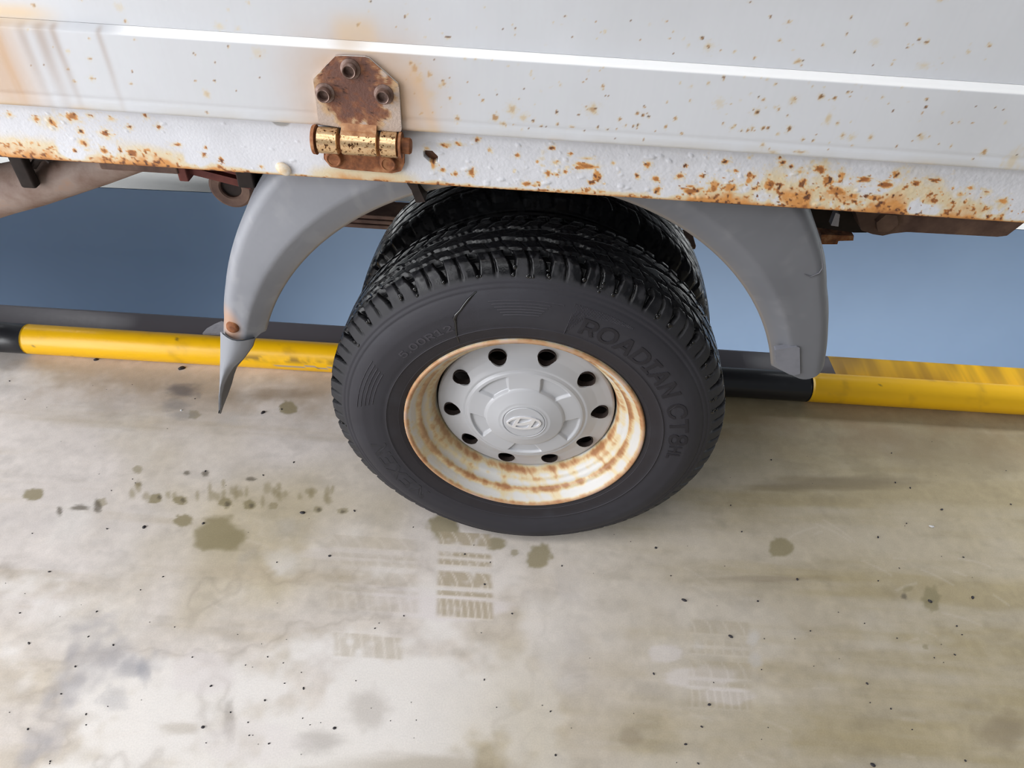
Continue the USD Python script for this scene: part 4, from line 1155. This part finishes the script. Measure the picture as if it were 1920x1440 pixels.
# ------------------------------------------------------------------ under the bed
# rusty exhaust pipe on the left
EYP = 0.22
ctr = [(-160, 388, 37), (-60, 375, 37), (0, 357, 37), (60, 343, 36), (120, 328, 33), (190, 312, 28), (250, 296, 24), (310, 284, 20), (380, 270, 20), (460, 262, 20)]
pp = np.array([at(x, y_, 1, EYP) for x, y_, _ in ctr])
rad_ = [w * np.linalg.norm(p_ - CAM) / FPX * 0.97 for p_, (_, _, w) in zip(pp, ctr)]
put('exhaust_pipe', tube(pp, rad_, 28), M_pipe, TRUCK, smooth=True, label='brown rusty exhaust pipe sloping under the bed')
q0, q1 = at(58, 290, 1, EYP - 0.035), at(60, 348, 1, EYP - 0.035)
put('pipe_hanger', cat(box(q1[0] - 0.010, q1[0] + 0.012, EYP - 0.045, EYP - 0.030, q1[2], q0[2] + 0.06, 0.004), tube(np.array([at(x, y_, 1, EYP - 0.03) for x, y_ in ((62, 312), (72, 297), (84, 294), (95, 302))]), 0.005, 10)), M_dark, TRUCK, smooth=30, label='dark pipe hanger bracket')
# red-oxide cross member with tabs
FY = 0.30
fz = lambda x, y_: at(x, y_, 1, FY)
def slant(p0, p1, t, w):
    d_ = np.array([p1[0] - p0[0], 0, p1[2] - p0[2]])
    n_ = np.array([-d_[2], 0, d_[0]]) / np.linalg.norm(d_) * t / 2
    return trimesh.convex.convex_hull(np.vstack([p0 + n_, p0 - n_, p1 + n_, p1 - n_, p0 + n_ + [0, w, 0], p0 - n_ + [0, w, 0], p1 + n_ + [0, w, 0], p1 - n_ + [0, w, 0]]))


FY = 0.20
put('cross_member', cat(slant(fz(260, 296), fz(470, 349), 0.011, 0.04), slant(fz(300, 290), fz(470, 332), 0.005, 0.05)), M_red, TRUCK, label='dark red leaf of the frame sloping behind the left mudguard')
q = fz(266, 312)
put('frame_tab', box(q[0] - 0.055, q[0] + 0.055, FY - 0.01, FY + 0.02, q[2] - 0.004, q[2] + 0.03, .003), M_brown, TRUCK)
q = fz(306, 318)
put('frame_tab', box(q[0] - 0.011, q[0] + 0.009, FY - 0.004, FY + 0.02, q[2] - 0.004, q[2] + 0.02, .002), M_brown, TRUCK)
q = fz(348, 331)
put('frame_tab', box(q[0] - 0.007, q[0] + 0.007, FY - 0.008, FY + 0.02, q[2] - 0.004, q[2] + 0.03, .002), M_red, TRUCK)
# spring eye with a bush
SY = 0.26
q, e1 = at(428, 352, 1, SY), at(396, 356, 1, SY)
rsp = 0.033
put('spring_eye', lathe([(0.016, 0.0), (0.018, -0.002), (rsp - .004, -0.003), (rsp, 0.0), (rsp, 0.06), (0.016, 0.06), (0.016, 0.0)], (q[0] + 0.004, SY, q[2] + 0.000), n=40), M_brown, TRUCK, smooth=35, label='brown spring eye behind the left mudguard')
put('bush', cyl((q[0] + .004, SY + .004, q[2]), (q[0] + .004, SY + .055, q[2]), 0.0158, 24), M_dark, TRUCK, smooth=35)
q = at(458, 332, 1, 0.05)
put('guard_bracket', box(q[0] - 0.008, q[0] + 0.012, 0.045, 0.30, q[2] - 0.012, RZ0 + 0.06, .002), M_dark, TRUCK)
# beam seen between left mudguard and inner tyre
q = at(690, 418, 1, 0.42)
put('leaf_spring', cat(*[box(-0.42 + 0.05 * k_, 0.30 - 0.05 * k_, 0.40, 0.455, q[2] + 0.010 * k_, q[2] + 0.010 * k_ + 0.008, .002) for k_ in range(3)]), M_brown, TRUCK, smooth=30, label='brown leaf spring pack over the axle')
put('unseen_blocker', box(-2.4, -1.32, 0.10, 0.60, 0.20, 0.68, 0.04), M_dark, TRUCK, smooth=30)  # unseen block added to keep entrance light off the left pit wall
# right: frame beam with a slanted end, brackets and a bolt
GY = 0.10
beam = Polygon([at(x, y_, 1, GY)[[0, 2]] for x, y_ in [(1600, 385), (1615, 432), (1636, 439), (1655, 442), (1672, 438), (1700, 435), (1870, 444), (1888, 442), (1925, 414), (1930, 380)]]).buffer(-.002).buffer(.002)
put('frame_beam', extrude_y(beam, GY, GY + 0.09), M_brown, TRUCK, smooth=30, label='brown frame beam with a slanted end under the right of the bed')
q = at(1662, 416, 1, GY - 0.004)
put('bolt', cyl((q[0], GY + .002, q[2]), (q[0], GY - 0.008, q[2]), 0.014, 6), M_brown, TRUCK)
put('bracket', extrude_y(Polygon([at(x, y_, 1, GY + .03)[[0, 2]] for x, y_ in [(1520, 372), (1522, 425), (1600, 436), (1625, 436), (1640, 380)]]), GY + .03, GY + .08), M_dark, TRUCK, label='dark bracket behind the right mudguard')
put('bracket', extrude_y(Polygon([at(x, y_, 1, GY + .01)[[0, 2]] for x, y_ in [(1567, 399), (1558, 423), (1572, 425), (1575, 402)]]), GY + .01, GY + .02), M_chip, TRUCK, label='small pale bracket tip')
put('bracket', extrude_y(Polygon([at(x, y_, 1, GY + .05)[[0, 2]] for x, y_ in [(1540, 440), (1540, 458), (1570, 458), (1572, 452), (1600, 451), (1601, 442)]]), GY + .05, GY + .08), M_rust, TRUCK, label='small rusty plate end')

# ------------------------------------------------------------------ grit on the floor
def lump(px, py, w, l, hgt, seed, ang=0.0):
    q_ = at(px, py, 2, hgt / 2)
    m = trimesh.creation.icosphere(2, 1.0)
    V_ = m.vertices
    V_ = V_ * (0.75 + 0.5 * meshkit.fbm(V_ * 1.4 + seed * 7.7, 2, seed))[:, None]
    V_ = V_ * [l, w, hgt]
    cs, sn = math.cos(ang), math.sin(ang)
    V_ = np.stack([V_[:, 0] * cs - V_[:, 1] * sn, V_[:, 0] * sn + V_[:, 1] * cs, np.maximum(V_[:, 2], -hgt * 0.35) + hgt * 0.35], -1)
    return trimesh.Trimesh(V_, m.faces, process=False), (q_[0], q_[1], 0.0)


named = [(493, 773, .004, .008, .005, .9, 'black bent rubber crumb on the floor between torn flap and tyre', M_grit), (1283, 1125, .0035, .0075, .003, -.35, 'elongated black crumb on the floor below the tyre, alone to its right', M_grit),
         (1744, 1127, .004, .006, .003, -.7, 'black crumb lying in the small oil stain at the right', M_grit), (1824, 1120, .0035, .005, .003, 1.2, 'black crumb right of the small oil stain, nearest the right edge', M_grit),
         (1370, 1193, .0035, .0065, .003, -.5, 'black crumb beside a pale round floor mark', M_grit), (1495, 1086, .003, .004, .003, 1.3, 'paired black crumb on the floor below the right oil stain', M_grit),
         (1421, 1127, .0025, .003, .002, .2, 'small dark crumb level with the elongated crumb', M_grit), (1637, 1434, .004, .006, .003, -.4, 'dark crumb at the bottom edge right of centre', M_grit),
         (1230, 1027, .003, .004, .002, .1, 'dark crumb just below the tyre tread on the right', M_grit), (1747, 987, .0035, .008, .003, -.3, 'small pale chip on the darker floor at the right', M_pale),
         (1766, 955, .003, .005, .002, .4, 'dark crumb above the pale chip at the right', M_grit), (567, 961, .004, .008, .003, 0., 'flat grey chip on the floor left of the tyre', M_grit),
         (340, 690, .007, .012, .006, .5, 'dark lump against the yellow kerb', M_grit), (340, 769, .003, .004, .003, .3, 'small white crumb beside the dark floor smudge', M_pale),
         (270, 988, .004, .005, .004, 1.1, 'dark round crumb left of the largest oil stain', M_grit), (381, 981, .003, .004, .003, .8, 'dark crumb above the largest oil stain', M_grit),
         (618, 1042, .003, .004, .002, .3, 'dark crumb left of the tread print', M_grit), (1330, 1321, .003, .004, .002, .3, 'dark crumb below the pale residue patch', M_grit),
         (380, 1363, .003, .004, .003, .3, 'dark crumb among mottled stains at the lower left', M_grit), (627, 1365, .003, .004, .002, .3, 'dark crumb at the lower middle left', M_grit),
         (180, 674, .005, .008, .004, .5, 'reddish dark crumb at the foot of the yellow kerb', M_grit)]
for k_, (px, py, w, l, hg, an, lab, mt) in enumerate(named):
    m, loc = lump(px, py, w * .62, l * .62, hg * .7, k_ + 1, an)
    nm = 'pale_chip' if mt is M_pale else 'grit_crumb'
    path = '/World/' + nm
    nidx = USED.get(path, -1) + 1
    USED[path] = nidx
    path = path if nidx == 0 else f'{path}_{nidx:03d}'
    me = usdkit.mesh(stage, path, m, mt, smooth=True)
    me.AddTranslateOp().Set(Gf.Vec3d(*map(float, loc)))
    tag(path, label=lab, category='chip' if mt is M_pale else 'crumb', group='crumbs scattered on the concrete floor')
tiny = []
rt = np.random.default_rng(12)
for k_ in range(190):
    px, py = rt.uniform(5, 1915), rt.uniform(690, 1435)
    if math.hypot((px - 990) / 395, (py - 800) / 215) < 1:
        continue
    if py < 640 + 0.066 * px + 60:
        continue
    s_ = 0.0005 + 0.0010 * rt.random() ** 2
    m, loc = lump(px, py, s_, s_ * rt.uniform(1, 1.8), s_, k_ + 50, rt.uniform(0, 3))
    m = trimesh.Trimesh(m.vertices + np.array(loc), m.faces, process=False)
    tiny.append(m)
p = put('fine_grit', cat(*tiny), M_grit, smooth=False)
tag(p, kind='stuff', label='fine dark grit strewn over the concrete floor', category='grit')
